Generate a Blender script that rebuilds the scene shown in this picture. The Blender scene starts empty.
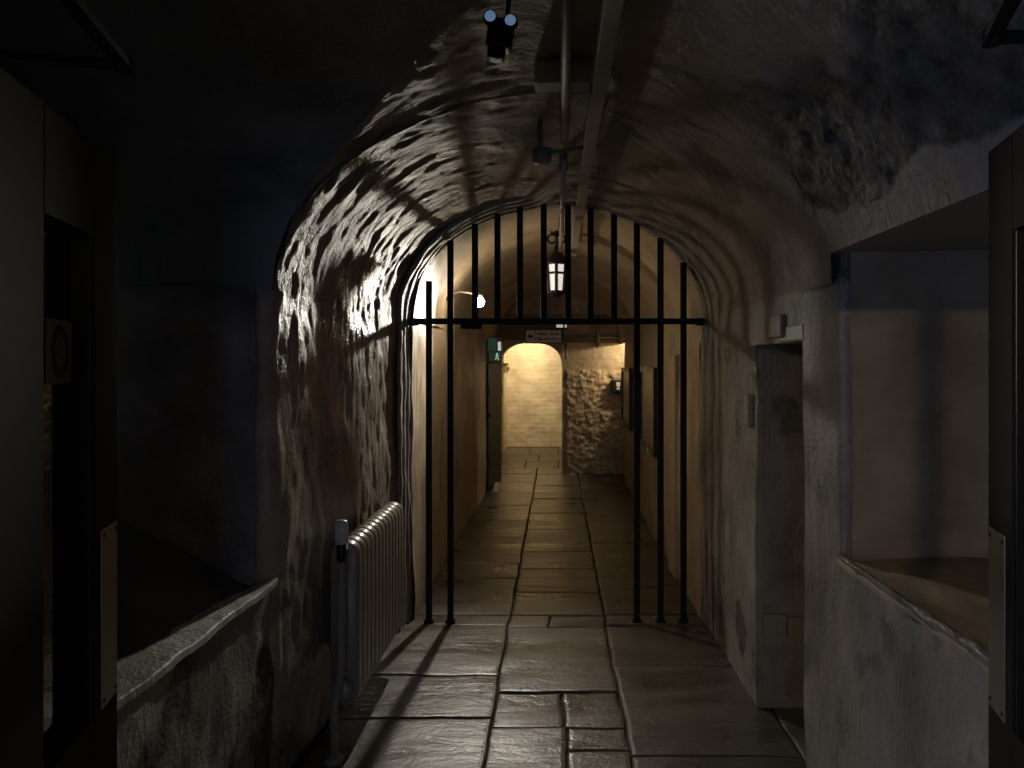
import bpy, bmesh, math, random
import numpy as np
from mathutils import Vector, Matrix

random.seed(7)
SC = bpy.context.scene
COL = SC.collection

# ------------------------------------------------------------------ camera
F = 720.0                      # focal length in pixels of the 1024 wide frame
cd = bpy.data.cameras.new('camera')
cam = bpy.data.objects.new('camera', cd)
COL.objects.link(cam)
cd.sensor_width = 36.0
cd.lens = F / 1024 * 36.0
cd.shift_x = -45 / 1024
cd.shift_y = -21 / 1024
cd.clip_start = 0.02
cam.location = (0, 0, 1.6)
cam.rotation_euler = (math.pi / 2, 0, 0)
SC.camera = cam

# ------------------------------------------------------------------ world, exposure
w = bpy.data.worlds.new('world')
SC.world = w
w.use_nodes = True
w.node_tree.nodes['Background'].inputs[0].default_value = (0.25, 0.4, 0.75, 1)
w.node_tree.nodes['Background'].inputs[1].default_value = 0.003
vs = SC.view_settings
vs.view_transform = 'Standard'
vs.look = 'None'
vs.gamma = 1.0
vs.use_curve_mapping = False
vs.exposure = 0.0
SC.cycles.sample_clamp_indirect = 3.0
SC.cycles.max_bounces = 8

# light strengths of the seen, inferred and added lamps (used in their builders below)
P_BULB = 8.5          # bare bulb beyond the gate, watts
P_BEAM = 108.0         # its reflector beam towards the gate
P_LANTERN = 0.7       # emission of the lantern panes
P_FAR = 130.0          # lamp in the far room
P_SIDE = 27.0         # lamp in the side passage
P_ROOM = 46.0         # warm lamp in the near room
P_SIDEFILL = 11.0       # blue fill from a side window added in the near room
P_ROOMFILL = 7.0         # second warm lamp added there as fill
P_BACKFILL = 4.5        # blue evening light of the window added behind the camera

# ------------------------------------------------------------------ numeric noise
def _h(i, j, seed):
    n = (i.astype(np.int64) * 374761393 + j.astype(np.int64) * 668265263 + seed * 974711) & 0x7fffffff
    n = ((n ^ (n >> 13)) * 1274126177) & 0x7fffffff
    return ((n ^ (n >> 16)) & 0xffff) / 65535.0

def vnoise(x, y, seed=0):
    x = np.asarray(x, float); y = np.asarray(y, float)
    i = np.floor(x); j = np.floor(y)
    fx = x - i; fy = y - j
    fx = fx * fx * fx * (fx * (fx * 6 - 15) + 10); fy = fy * fy * fy * (fy * (fy * 6 - 15) + 10)
    a = _h(i, j, seed); b = _h(i + 1, j, seed); c = _h(i, j + 1, seed); d = _h(i + 1, j + 1, seed)
    return (a + (b - a) * fx) * (1 - fy) + (c + (d - c) * fx) * fy - 0.5

def fbm(x, y, octv=4, seed=0):
    s = 0; a = 1.0
    for k in range(octv):
        s = s + a * vnoise(x * 2 ** k + 13.7 * k, y * 2 ** k + 5.1 * k, seed + k)
        a *= 0.5
    return s

def sstep(a, b, x):
    t = np.clip((x - a) / (b - a), 0, 1)
    return t * t * (3 - 2 * t)

# ------------------------------------------------------------------ object helpers
def link(o, parent=None, pinv=None):
    COL.objects.link(o)
    if parent is not None:
        o.parent = parent
        o.matrix_parent_inverse = Matrix.Translation(-Vector(parent.location)) if pinv is None else pinv
    return o

def tag(o, label=None, cat=None, group=None, kind=None):
    if label: o['label'] = label
    if cat: o['category'] = cat
    if group: o['group'] = group
    if kind: o['kind'] = kind
    return o

def thing(name, loc, label, cat, group=None, kind=None):
    e = bpy.data.objects.new(name, None)
    e.location = loc
    e.empty_display_size = 0.1
    COL.objects.link(e)
    return tag(e, label, cat, group, kind)

def mesh_obj(name, verts, faces, mat, parent=None, smooth=False):
    me = bpy.data.meshes.new(name)
    me.from_pydata([tuple(v) for v in verts], [], faces)
    me.update()
    if smooth:
        me.polygons.foreach_set('use_smooth', [True] * len(me.polygons))
    me.materials.append(mat)
    o = bpy.data.objects.new(name, me)
    return link(o, parent)

def bm_obj(name, bm, mat, parent=None, smooth=False):
    bmesh.ops.recalc_face_normals(bm, faces=bm.faces)
    me = bpy.data.meshes.new(name)
    bm.to_mesh(me); bm.free()
    if smooth:
        me.polygons.foreach_set('use_smooth', [True] * len(me.polygons))
    me.materials.append(mat)
    o = bpy.data.objects.new(name, me)
    return link(o, parent)

def add_box(bm, x0, x1, y0, y1, z0, z1, bevel=0.0):
    g = bmesh.ops.create_cube(bm, size=1.0)
    for v in g['verts']:
        v.co = Vector(((x0 + x1) / 2 + v.co.x * (x1 - x0), (y0 + y1) / 2 + v.co.y * (y1 - y0), (z0 + z1) / 2 + v.co.z * (z1 - z0)))
    if bevel:
        es = list({e for v in g['verts'] for e in v.link_edges})
        bmesh.ops.bevel(bm, geom=es, offset=bevel, segments=2, affect='EDGES', profile=0.6)

def box(name, x0, x1, y0, y1, z0, z1, mat, parent=None, bevel=0.003):
    bm = bmesh.new()
    add_box(bm, x0, x1, y0, y1, z0, z1, bevel)
    return bm_obj(name, bm, mat, parent)

def add_tube(bm, pts, r, n=10, cap=True):
    pts = [Vector(p) for p in pts]
    rr = r if isinstance(r, (list, tuple)) else [r] * len(pts)
    rings = []
    up = None
    for i, p in enumerate(pts):
        d = (pts[min(i + 1, len(pts) - 1)] - pts[max(i - 1, 0)]).normalized()
        if up is None:
            up = Vector((0, 0, 1)) if abs(d.z) < 0.9 else Vector((1, 0, 0))
        a = d.cross(up).normalized(); b = a.cross(d).normalized(); up = b
        rings.append([bm.verts.new(p + rr[i] * (math.cos(2 * math.pi * k / n) * a + math.sin(2 * math.pi * k / n) * b)) for k in range(n)])
    for i in range(len(rings) - 1):
        for k in range(n):
            bm.faces.new((rings[i][k], rings[i][(k + 1) % n], rings[i + 1][(k + 1) % n], rings[i + 1][k]))
    if cap:
        bm.faces.new(rings[0][::-1]); bm.faces.new(rings[-1])

def tube(name, pts, r, mat, parent=None, n=10):
    bm = bmesh.new()
    add_tube(bm, pts, r, n)
    return bm_obj(name, bm, mat, parent, smooth=(n > 6))

def add_torus(bm, c, R, r, axis, n=14, m=6, a0=0, a1=2 * math.pi, squash=1.0):
    """ring of tube in the plane normal to axis"""
    ax = Vector(axis).normalized()
    u = ax.cross(Vector((0.3, 0.1, 1))).normalized(); v = ax.cross(u)
    full = abs(a1 - a0 - 2 * math.pi) < 1e-4
    pts = [Vector(c) + R * (math.cos(a0 + (a1 - a0) * k / n) * u + squash * math.sin(a0 + (a1 - a0) * k / n) * v) for k in range(n + 1)]
    add_tube(bm, pts, r, m, cap=not full)

def lathe(name, prof, c, mat, parent=None, n=16, axis='z', smooth=True):
    bm = bmesh.new()
    rings = []
    for (r, h) in prof:
        ring = []
        for k in range(n):
            a = 2 * math.pi * k / n
            x, y = r * math.cos(a), r * math.sin(a)
            co = {'z': (x, y, h), 'y': (x, h, y), 'x': (h, x, y)}[axis]
            ring.append(bm.verts.new(Vector(c) + Vector(co)))
        rings.append(ring)
    for i in range(len(rings) - 1):
        for k in range(n):
            bm.faces.new((rings[i][k], rings[i][(k + 1) % n], rings[i + 1][(k + 1) % n], rings[i + 1][k]))
    bm.faces.new(rings[0]); bm.faces.new(rings[-1])
    return bm_obj(name, bm, mat, parent, smooth)

def text_obj(name, s, size, loc, rot, mat, parent, pinv=None, ext=0.0008, bold=0.0, align='CENTER'):
    cu = bpy.data.curves.new(name, 'FONT')
    cu.body = s; cu.size = size; cu.extrude = ext; cu.offset = bold
    cu.align_x = align; cu.align_y = 'CENTER'
    t = bpy.data.objects.new(name, cu)
    COL.objects.link(t)
    dg = bpy.context.evaluated_depsgraph_get()
    me = bpy.data.meshes.new_from_object(t.evaluated_get(dg))
    bpy.data.objects.remove(t)
    me.materials.clear(); me.materials.append(mat)
    o = bpy.data.objects.new(name, me)
    o.location = loc; o.rotation_euler = rot
    return link(o, parent, pinv)

def grid_surface(name, P, UV, mat, dmg=None, parent=None, flip=False, gloss=None):
    """P (m,n,3) points, UV (m,n,2) in metres, dmg (m,n) attribute: one structure mesh"""
    m, n = P.shape[:2]
    idx = np.arange(m * n).reshape(m, n)
    q = np.stack([idx[:-1, :-1], idx[:-1, 1:], idx[1:, 1:], idx[1:, :-1]], -1).reshape(-1, 4)
    if flip:
        q = q[:, ::-1]
    me = bpy.data.meshes.new(name)
    me.vertices.add(m * n)
    me.vertices.foreach_set('co', P.reshape(-1).astype(np.float32))
    me.loops.add(q.size)
    me.loops.foreach_set('vertex_index', q.reshape(-1).astype(np.int32))
    me.polygons.add(len(q))
    me.polygons.foreach_set('loop_start', (np.arange(len(q)) * 4).astype(np.int32))
    me.update(calc_edges=True)
    me.polygons.foreach_set('use_smooth', np.ones(len(q), bool))
    uv = me.uv_layers.new(name='UVMap')
    uv.data.foreach_set('uv', UV.reshape(-1, 2)[q.reshape(-1)].reshape(-1).astype(np.float32))
    at = me.attributes.new('damage', 'FLOAT', 'POINT')
    at.data.foreach_set('value', (np.zeros(m * n) if dmg is None else dmg.reshape(-1)).astype(np.float32))
    if gloss is not None:
        at = me.attributes.new('gloss', 'FLOAT', 'POINT')
        at.data.foreach_set('value', gloss.reshape(-1).astype(np.float32))
    me.validate()
    me.materials.append(mat)
    o = bpy.data.objects.new(name, me)
    return link(o, parent)

def path_wall(name, path, zs, mat, disp, dmgf=None, du=0.02, dz=0.02, u0=0.0, parent=None, normal_sign=1, join=False):
    """vertical wall standing on a plan path; disp(u,z) pushes along the plan normal"""
    path = np.array(path, float)
    seg = np.hypot(*np.diff(path, axis=0).T)
    cum = np.concatenate([[0], np.cumsum(seg)])
    nu = max(2, int(cum[-1] / du) + 1)
    u = np.linspace(0, cum[-1], nu)
    x = np.interp(u, cum, path[:, 0]); y = np.interp(u, cum, path[:, 1])
    tx = np.gradient(x, u); ty = np.gradient(y, u)
    L = np.hypot(tx, ty); nx, ny = ty / L * normal_sign, -tx / L * normal_sign
    nz = max(2, int((zs[1] - zs[0]) / dz) + 1)
    z = np.linspace(zs[0], zs[1], nz)
    U, Z = np.meshgrid(u + u0, z, indexing='ij')
    d = disp(U, Z)
    if Z0 - 0.02 < zs[1] < Z0 + 0.02:
        d = d * (1.0 if join else 0.12 + 0.88 * sstep(0, 0.10, zs[1] - Z))
    P = np.stack([x[:, None] + nx[:, None] * d, y[:, None] + ny[:, None] * d, Z], -1)
    dm = dmgf(U, Z) if dmgf else None
    uvw = np.stack([4.42 - U, math.pi * 0.86 + Z0 - Z + 0.4], -1) if join else np.stack([U, Z], -1)
    return grid_surface(name, P, uvw, mat, dm, parent, flip=(normal_sign < 0))

def rounded(path, r=0.04, n=5):
    out = [path[0]]
    for i in range(1, len(path) - 1):
        p0, p1, p2 = (Vector(path[i - 1]), Vector(path[i]), Vector(path[i + 1]))
        a = p1 + (p0 - p1).normalized() * r; b = p1 + (p2 - p1).normalized() * r
        for k in range(n + 1):
            t = k / n
            out.append(tuple((1 - t) ** 2 * a + 2 * t * (1 - t) * p1 + t * t * b))
    out.append(path[-1])
    return out

# ------------------------------------------------------------------ materials
def new_mat(name):
    m = bpy.data.materials.new(name)
    m.use_nodes = True
    nt = m.node_tree
    return m, nt, nt.nodes['Principled BSDF']

def nd(nt, typ, **kw):
    n = nt.nodes.new(typ)
    for k, v in kw.items():
        if k.startswith('i_'):
            n.inputs[k[2:].replace('_', ' ')].default_value = v
        else:
            setattr(n, k, v)
    return n

def simple(name, col, rough=0.5, metal=0.0, bump=0.0, scale=60, var=0.15, emit=None, es=0.0):
    m, nt, p = new_mat(name)
    tc = nd(nt, 'ShaderNodeTexCoord')
    no = nd(nt, 'ShaderNodeTexNoise', i_Scale=scale, i_Detail=4.0)
    nt.links.new(tc.outputs['Object'], no.inputs['Vector'])
    rp = nd(nt, 'ShaderNodeValToRGB')
    rp.color_ramp.elements[0].position = 0.3; rp.color_ramp.elements[1].position = 0.7
    rp.color_ramp.elements[0].color = [c * (1 - var) for c in col] + [1]
    rp.color_ramp.elements[1].color = [min(1, c * (1 + var)) for c in col] + [1]
    nt.links.new(no.outputs['Fac'], rp.inputs['Fac'])
    nt.links.new(rp.outputs['Color'], p.inputs['Base Color'])
    p.inputs['Roughness'].default_value = rough
    p.inputs['Metallic'].default_value = metal
    if bump:
        b = nd(nt, 'ShaderNodeBump', i_Strength=bump, i_Distance=0.004)
        nt.links.new(no.outputs['Fac'], b.inputs['Height'])
        nt.links.new(b.outputs['Normal'], p.inputs['Normal'])
    if emit:
        p.inputs['Emission Color'].default_value = (*emit, 1)
        p.inputs['Emission Strength'].default_value = es
    return m

def plaster(name, c_lo, c_hi, rough=(0.3, 0.55), streak=(16, 4.5), bump=0.6, dist=0.012, dark=(0.075, 0.068, 0.058), fine=70, spec=0.5, gloss=0.0):
    m, nt, p = new_mat(name)
    L = nt.links.new
    uv = nd(nt, 'ShaderNodeUVMap')
    mp = nd(nt, 'ShaderNodeMapping'); mp.inputs['Scale'].default_value = (streak[0], streak[1], 1)
    L(uv.outputs[0], mp.inputs[0])
    n1 = nd(nt, 'ShaderNodeTexNoise', i_Scale=1.0, i_Detail=6.0, i_Roughness=0.62, i_Distortion=0.6)
    L(mp.outputs[0], n1.inputs['Vector'])
    n2 = nd(nt, 'ShaderNodeTexNoise', i_Scale=2.3, i_Detail=5.0, i_Roughness=0.65)
    L(uv.outputs[0], n2.inputs['Vector'])
    n3 = nd(nt, 'ShaderNodeTexNoise', i_Scale=fine, i_Detail=3.0)
    L(uv.outputs[0], n3.inputs['Vector'])
    vo = nd(nt, 'ShaderNodeTexVoronoi', feature='DISTANCE_TO_EDGE', i_Scale=0.55)
    n4 = nd(nt, 'ShaderNodeTexNoise', i_Scale=1.2, i_Detail=3.0)
    mx = nd(nt, 'ShaderNodeMix', data_type='RGBA', i_Factor=0.25)
    L(mp.outputs[0], n4.inputs['Vector'])
    L(mp.outputs[0], mx.inputs[6]); L(n4.outputs['Color'], mx.inputs[7])
    L(mx.outputs[2], vo.inputs['Vector'])
    rp = nd(nt, 'ShaderNodeValToRGB')
    e = rp.color_ramp.elements
    e[0].position = 0.36; e[1].position = 0.62
    e[0].color = [c * 0.82 for c in c_lo] + [1]; e[1].color = (*c_hi, 1)
    L(n2.outputs['Fac'], rp.inputs['Fac'])
    # flaked spots showing darker ground
    fl = nd(nt, 'ShaderNodeValToRGB')
    fl.color_ramp.elements[0].position = 0.66; fl.color_ramp.elements[1].position = 0.74
    fl.color_ramp.elements[0].color = (0, 0, 0, 1); fl.color_ramp.elements[1].color = (0.55, 0.55, 0.55, 1)
    L(n1.outputs['Fac'], fl.inputs['Fac'])
    m1 = nd(nt, 'ShaderNodeMix', data_type='RGBA')
    L(fl.outputs['Color'], m1.inputs[0]); L(rp.outputs['Color'], m1.inputs[6]); m1.inputs[7].default_value = [c * 0.35 for c in c_lo] + [1]
    at = nd(nt, 'ShaderNodeAttribute', attribute_name='damage')
    m2 = nd(nt, 'ShaderNodeMix', data_type='RGBA')
    st = nd(nt, 'ShaderNodeValToRGB')
    st.color_ramp.elements[0].color = [c * 0.5 for c in dark] + [1]; st.color_ramp.elements[1].color = [c * 2.2 for c in dark] + [1]
    st.color_ramp.elements[0].position = 0.35; st.color_ramp.elements[1].position = 0.7
    n5 = nd(nt, 'ShaderNodeTexNoise', i_Scale=14.0, i_Detail=6.0)
    L(uv.outputs[0], n5.inputs['Vector']); L(n5.outputs['Fac'], st.inputs['Fac'])
    L(at.outputs['Fac'], m2.inputs[0]); L(m1.outputs[2], m2.inputs[6]); L(st.outputs['Color'], m2.inputs[7])
    L(m2.outputs[2], p.inputs['Base Color'])
    mr = nd(nt, 'ShaderNodeMapRange'); mr.inputs[3].default_value = rough[0]; mr.inputs[4].default_value = rough[1]
    mr.inputs[1].default_value = 0.35; mr.inputs[2].default_value = 0.65
    L(n2.outputs['Fac'], mr.inputs[0])
    ga = nd(nt, 'ShaderNodeAttribute', attribute_name='gloss')
    gm = nd(nt, 'ShaderNodeMath', operation='MULTIPLY'); L(ga.outputs['Fac'], gm.inputs[0]); gm.inputs[1].default_value = gloss
    gs = nd(nt, 'ShaderNodeMath', operation='SUBTRACT'); L(mr.outputs[0], gs.inputs[0]); L(gm.outputs[0], gs.inputs[1])
    L(gs.outputs[0], p.inputs['Roughness'])
    p.inputs['Specular IOR Level'].default_value = spec
    b1 = nd(nt, 'ShaderNodeBump', i_Strength=bump, i_Distance=dist)
    L(n1.outputs['Fac'], b1.inputs['Height'])
    b2 = nd(nt, 'ShaderNodeBump', i_Strength=min(1.0, bump * 1.1), i_Distance=0.0045)
    L(n3.outputs['Fac'], b2.inputs['Height']); L(b1.outputs[0], b2.inputs['Normal'])
    b3 = nd(nt, 'ShaderNodeBump', i_Strength=bump * 0.16, i_Distance=dist)
    cr = nd(nt, 'ShaderNodeMapRange'); cr.inputs[1].default_value = 0.0; cr.inputs[2].default_value = 0.07
    L(vo.outputs['Distance'], cr.inputs[0]); L(cr.outputs[0], b3.inputs['Height']); L(b2.outputs[0], b3.inputs['Normal'])
    b4 = nd(nt, 'ShaderNodeBump', i_Distance=0.05)
    mm = nd(nt, 'ShaderNodeMath', operation='MULTIPLY')
    L(at.outputs['Fac'], mm.inputs[0]); mm.inputs[1].default_value = 0.45
    L(mm.outputs[0], b4.inputs['Strength']); L(n5.outputs['Fac'], b4.inputs['Height']); L(b3.outputs[0], b4.inputs['Normal'])
    L(b4.outputs[0], p.inputs['Normal'])
    return m

M = {}
M['near'] = plaster('painted_plaster_near', (0.30, 0.25, 0.195), (0.44, 0.385, 0.31), rough=(0.25, 0.48), streak=(26, 10.0), bump=0.7, dist=0.009)
M['right'] = plaster('painted_plaster_pier', (0.235, 0.215, 0.185), (0.345, 0.32, 0.285), rough=(0.4, 0.6), streak=(15, 6.0), bump=0.8, dist=0.012)
M['vault'] = plaster('painted_plaster_vault', (0.27, 0.215, 0.165), (0.40, 0.335, 0.265), rough=(0.5, 0.68), streak=(24, 14), bump=0.9, dist=0.011, gloss=0.14)
M['far'] = plaster('painted_plaster_corridor', (0.42, 0.32, 0.21), (0.56, 0.45, 0.31), rough=(0.42, 0.62), streak=(13, 2.2), bump=0.55, dist=0.012)
M['farroom'] = plaster('whitewashed_brick', (0.66, 0.55, 0.37), (0.76, 0.66, 0.47), rough=(0.5, 0.7), streak=(4, 14), bump=0.25, dist=0.006)
M['rubble'] = plaster('whitewashed_rubble', (0.46, 0.37, 0.25), (0.60, 0.50, 0.35), rough=(0.4, 0.6), streak=(7, 16), bump=0.8, dist=0.02)
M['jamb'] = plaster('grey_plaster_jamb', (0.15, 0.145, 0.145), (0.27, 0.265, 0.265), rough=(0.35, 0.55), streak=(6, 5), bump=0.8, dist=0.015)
M['niche'] = plaster('smooth_plaster_niche', (0.36, 0.29, 0.2), (0.46, 0.385, 0.28), rough=(0.5, 0.7), streak=(3, 2), bump=0.35, dist=0.012)
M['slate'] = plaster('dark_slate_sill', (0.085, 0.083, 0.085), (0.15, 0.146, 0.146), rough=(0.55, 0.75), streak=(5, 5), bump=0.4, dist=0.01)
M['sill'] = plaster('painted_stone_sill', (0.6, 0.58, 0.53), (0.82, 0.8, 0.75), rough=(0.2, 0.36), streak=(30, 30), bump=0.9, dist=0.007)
M['edge'] = plaster('glossy_worn_edge', (0.2, 0.18, 0.15), (0.31, 0.29, 0.25), rough=(0.16, 0.3), streak=(26, 26), bump=1.0, dist=0.012)
M['room'] = simple('room_paint', (0.22, 0.21, 0.19), 0.8, bump=0.2, scale=8)
M['iron'] = simple('black_painted_iron', (0.004, 0.004, 0.0045), 0.8, bump=0.25, scale=90, var=0.3)
M['lantern'] = simple('black_lantern_iron', (0.012, 0.011, 0.011), 0.55, bump=0.3, scale=120)
M['door'] = simple('dark_door_paint', (0.013, 0.0112, 0.0075), 0.72, bump=0.12, scale=35)
M['door'].node_tree.nodes['Principled BSDF'].inputs['Specular IOR Level'].default_value = 0.18
M['black'] = simple('black_plastic', (0.008, 0.008, 0.009), 0.45)
M['steel'] = simple('satin_steel', (0.30, 0.27, 0.23), 0.42, 0.85, scale=50, var=0.06)
M['screw'] = simple('dark_screw', (0.03, 0.028, 0.026), 0.4, 0.7)
M['radiator'] = simple('cream_radiator_paint', (0.25, 0.225, 0.175), 0.34, bump=0.12, scale=45, var=0.08)
M['chrome'] = simple('white_chrome_valve', (0.6, 0.59, 0.55), 0.28, 0.0)
M['pipe'] = simple('painted_pipe', (0.26, 0.235, 0.185), 0.45, bump=0.15, scale=60, var=0.1)
M['conduit'] = simple('grey_trunking_paint', (0.42, 0.385, 0.33), 0.5, bump=0.1, scale=30, var=0.1)
M['dustypipe'] = simple('dusty_brown_conduit', (0.27, 0.235, 0.195), 0.55, bump=0.2, scale=50, var=0.15)
M['wood'] = simple('old_wood_batten', (0.45, 0.4, 0.34), 0.65, bump=0.3, scale=40)
M['mortar'] = simple('dark_joint_earth', (0.028, 0.025, 0.021), 0.9, bump=0.5, scale=40)
M['sign'] = simple('sign_white_face', (0.8, 0.76, 0.7), 0.5, var=0.04)
M['signred'] = simple('sign_red_edge', (0.16, 0.02, 0.015), 0.5)
M['ink'] = simple('black_ink', (0.01, 0.01, 0.01), 0.6)
M['white'] = simple('white_plastic', (0.75, 0.74, 0.7), 0.4, var=0.03)
M['frame'] = simple('dark_brown_frame', (0.03, 0.018, 0.012), 0.4, bump=0.1)
M['blackframe'] = simple('black_green_frame', (0.01, 0.013, 0.012), 0.35)
M['greendoor'] = simple('dark_green_door', (0.03, 0.04, 0.03), 0.5, bump=0.1)
M['notice'] = simple('olive_notice_sheet', (0.16, 0.15, 0.10), 0.22, var=0.2, scale=9)
M['notice2'] = simple('tan_notice_sheet', (0.36, 0.29, 0.2), 0.3, var=0.2, scale=9)
M['paper'] = simple('paper', (0.7, 0.66, 0.55), 0.7, var=0.05)
M['card'] = simple('grey_card', (0.13, 0.122, 0.11), 0.9, var=0.05)
M['cardoval'] = simple('dark_oval_print', (0.025, 0.021, 0.018), 0.9, var=0.3, scale=20)
M['cardtan'] = simple('tan_print', (0.12, 0.09, 0.065), 0.9, var=0.4, scale=60)
M['brown'] = simple('brown_board_and_shade', (0.20, 0.13, 0.075), 0.6, bump=0.1)
M['brick'] = simple('small_grey_brick', (0.30, 0.26, 0.21), 0.6, bump=0.4, scale=50)

def emit_mat(name, col, s):
    m, nt, p = new_mat(name)
    p.inputs['Base Color'].default_value = (0.8, 0.8, 0.8, 1)
    p.inputs['Roughness'].default_value = 0.3
    p.inputs['Emission Color'].default_value = (*col, 1)
    p.inputs['Emission Strength'].default_value = s
    return m

def glass_mat(name, tint=(0.9, 0.95, 0.95), a=0.1):
    m, nt, p = new_mat(name)
    L = nt.links.new
    tr = nd(nt, 'ShaderNodeBsdfTransparent'); tr.inputs[0].default_value = (*tint, 1)
    gl = nd(nt, 'ShaderNodeBsdfGlossy'); gl.inputs['Roughness'].default_value = 0.02
    fr = nd(nt, 'ShaderNodeFresnel', i_IOR=1.5)
    mx = nd(nt, 'ShaderNodeMixShader')
    L(fr.outputs[0], mx.inputs[0]); L(tr.outputs[0], mx.inputs[1]); L(gl.outputs[0], mx.inputs[2])
    L(mx.outputs[0], nt.nodes['Material Output'].inputs[0])
    return m
M['glass'] = glass_mat('clear_glass')

def flag_mat(name, lo, hi, rough=(0.3, 0.55)):
    m, nt, p = new_mat(name)
    L = nt.links.new
    geo = nd(nt, 'ShaderNodeNewGeometry')
    oi = nd(nt, 'ShaderNodeObjectInfo')
    n1 = nd(nt, 'ShaderNodeTexNoise', i_Scale=3.2, i_Detail=7.0, i_Roughness=0.6, i_Distortion=0.4)
    mp = nd(nt, 'ShaderNodeMapping'); mp.inputs['Scale'].default_value = (0.55, 1.5, 1)
    L(geo.outputs['Position'], mp.inputs[0]); L(mp.outputs[0], n1.inputs['Vector'])
    n2 = nd(nt, 'ShaderNodeTexNoise', i_Scale=45.0, i_Detail=5.0, i_Roughness=0.65)
    L(geo.outputs['Position'], n2.inputs['Vector'])
    rp = nd(nt, 'ShaderNodeValToRGB')
    e = rp.color_ramp.elements
    e[0].position = 0.35; e[0].color = (*lo, 1); e[1].position = 0.68; e[1].color = (*hi, 1)
    x = e.new(0.75); x.color = [min(1, c * 1.7) for c in hi] + [1]
    L(n1.outputs['Fac'], rp.inputs['Fac'])
    hs = nd(nt, 'ShaderNodeHueSaturation')
    mr = nd(nt, 'ShaderNodeMapRange'); mr.inputs[3].default_value = 0.78; mr.inputs[4].default_value = 1.2
    L(oi.outputs['Random'], mr.inputs[0]); L(mr.outputs[0], hs.inputs['Value']); L(rp.outputs[0], hs.inputs['Color'])
    L(hs.outputs[0], p.inputs['Base Color'])
    r2 = nd(nt, 'ShaderNodeMapRange'); r2.inputs[1].default_value = 0.35; r2.inputs[2].default_value = 0.65
    r2.inputs[3].default_value = rough[0]; r2.inputs[4].default_value = rough[1]
    L(n1.outputs['Fac'], r2.inputs[0]); L(r2.outputs[0], p.inputs['Roughness'])
    p.inputs['Specular IOR Level'].default_value = 0.85
    b1 = nd(nt, 'ShaderNodeBump', i_Strength=0.8, i_Distance=0.025)
    L(n1.outputs['Fac'], b1.inputs['Height'])
    b2 = nd(nt, 'ShaderNodeBump', i_Strength=0.5, i_Distance=0.005)
    L(n2.outputs['Fac'], b2.inputs['Height']); L(b1.outputs[0], b2.inputs['Normal'])
    L(b2.outputs[0], p.inputs['Normal'])
    return m
M['flag'] = flag_mat('worn_flagstone', (0.06, 0.05, 0.037), (0.12, 0.105, 0.082), rough=(0.25, 0.42))

# ------------------------------------------------------------------ floor of flagstones
YS, YE = 4.52, 10.4           # gate line end, far wall
floor = mesh_obj('floor', [(-2.2, -3, -0.022), (2.4, -3, -0.022), (2.4, 14.2, -0.022), (-2.2, 14.2, -0.022)], [(0, 1, 2, 3)], M['mortar'])
tag(floor, 'worn stone flag floor running down the corridor', 'floor', kind='structure')

def wob(x, y):
    return (float(fbm(np.array(x * 5.5 + 40), np.array(y * 5.5), 3, 11)) * 0.016, float(fbm(np.array(x * 5.1 + 7), np.array(y * 5.1 + 90), 3, 23)) * 0.016)

def flag(x0, x1, y0, y1, gap=0.0045):
    """one irregular slab with worn rounded edges"""
    dz = random.uniform(-0.004, 0.003); tx = random.uniform(-0.006, 0.006); ty = random.uniform(-0.006, 0.006)
    cx, cy = (x0 + x1) / 2, (y0 + y1) / 2
    k = 6 if max(x1 - x0, y1 - y0) > 0.3 else 3
    pts = []
    for a, b in (((x0, y0), (x1, y0)), ((x1, y0), (x1, y1)), ((x1, y1), (x0, y1)), ((x0, y1), (x0, y0))):
        for i in range(k):
            t = i / k
            pts.append((a[0] + (b[0] - a[0]) * t, a[1] + (b[1] - a[1]) * t))
    def ring(ins, z):
        out = []
        for (px, py) in pts:
            wx, wy = wob(px, py)
            qx = px + wx + (-1 if px > cx else 1) * min(ins, abs(px - cx)) * (abs(px - cx) > (x1 - x0) * 0.49)
            qy = py + wy + (-1 if py > cy else 1) * min(ins, abs(py - cy)) * (abs(py - cy) > (y1 - y0) * 0.49)
            if ins > 0.015:
                pass
            out.append((qx, qy, z + dz + (px - cx) * tx + (py - cy) * ty))
        return out
    g = gap * random.uniform(0.6, 1.3)
    rings = [ring(g, -0.03), ring(g, -0.009), ring(g + 0.006, -0.002), ring(g + 0.02, 0.0)]
    n = len(pts)
    v = [p for r in rings for p in r]
    f = []
    for r in range(3):
        for i in range(n):
            j = (i + 1) % n
            f.append((r * n + i, r * n + j, (r + 1) * n + j, (r + 1) * n + i))
    f.append(tuple(range(3 * n, 4 * n)))
    return mesh_obj('flagstone', v, f, M['flag'], floor)

XL, XR = -0.295, 0.30
def column(x0, x1, ys):
    for a, b in zip(ys[:-1], ys[1:]):
        flag(x0, x1, a, b)
column(-1.02, XL, [0.7, 1.5, 2.15, 2.68, 3.25, 3.69, 4.40, 4.58, 5.36, 5.76, 6.60, 7.3, 8.1, 8.9, 9.7, 10.42])
column(XL, XR, [0.7, 1.45, 2.15, 2.6])
flag(XL, 0.045, 2.6, 3.165); flag(0.045, XR, 2.6, 2.98); flag(0.045, XR, 2.98, 3.165)
flag(XL, 0.03, 3.165, 3.51); flag(0.03, XR, 3.165, 3.51)
flag(XL, XR, 3.51, 4.36)
flag(XL, -0.05, 4.36, 4.57); flag(-0.05, XR, 4.36, 4.57)
column(XL, XR, [4.57, 5.03, 5.6, 6.1, 6.9, 7.7, 8.5, 9.4, 10.42])
column(XR, 1.0, [0.7, 1.5, 2.2, 2.94, 3.81, 4.40, 4.58, 5.4, 6.4, 7.3, 8.3, 9.1, 9.66, 10.42])
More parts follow.
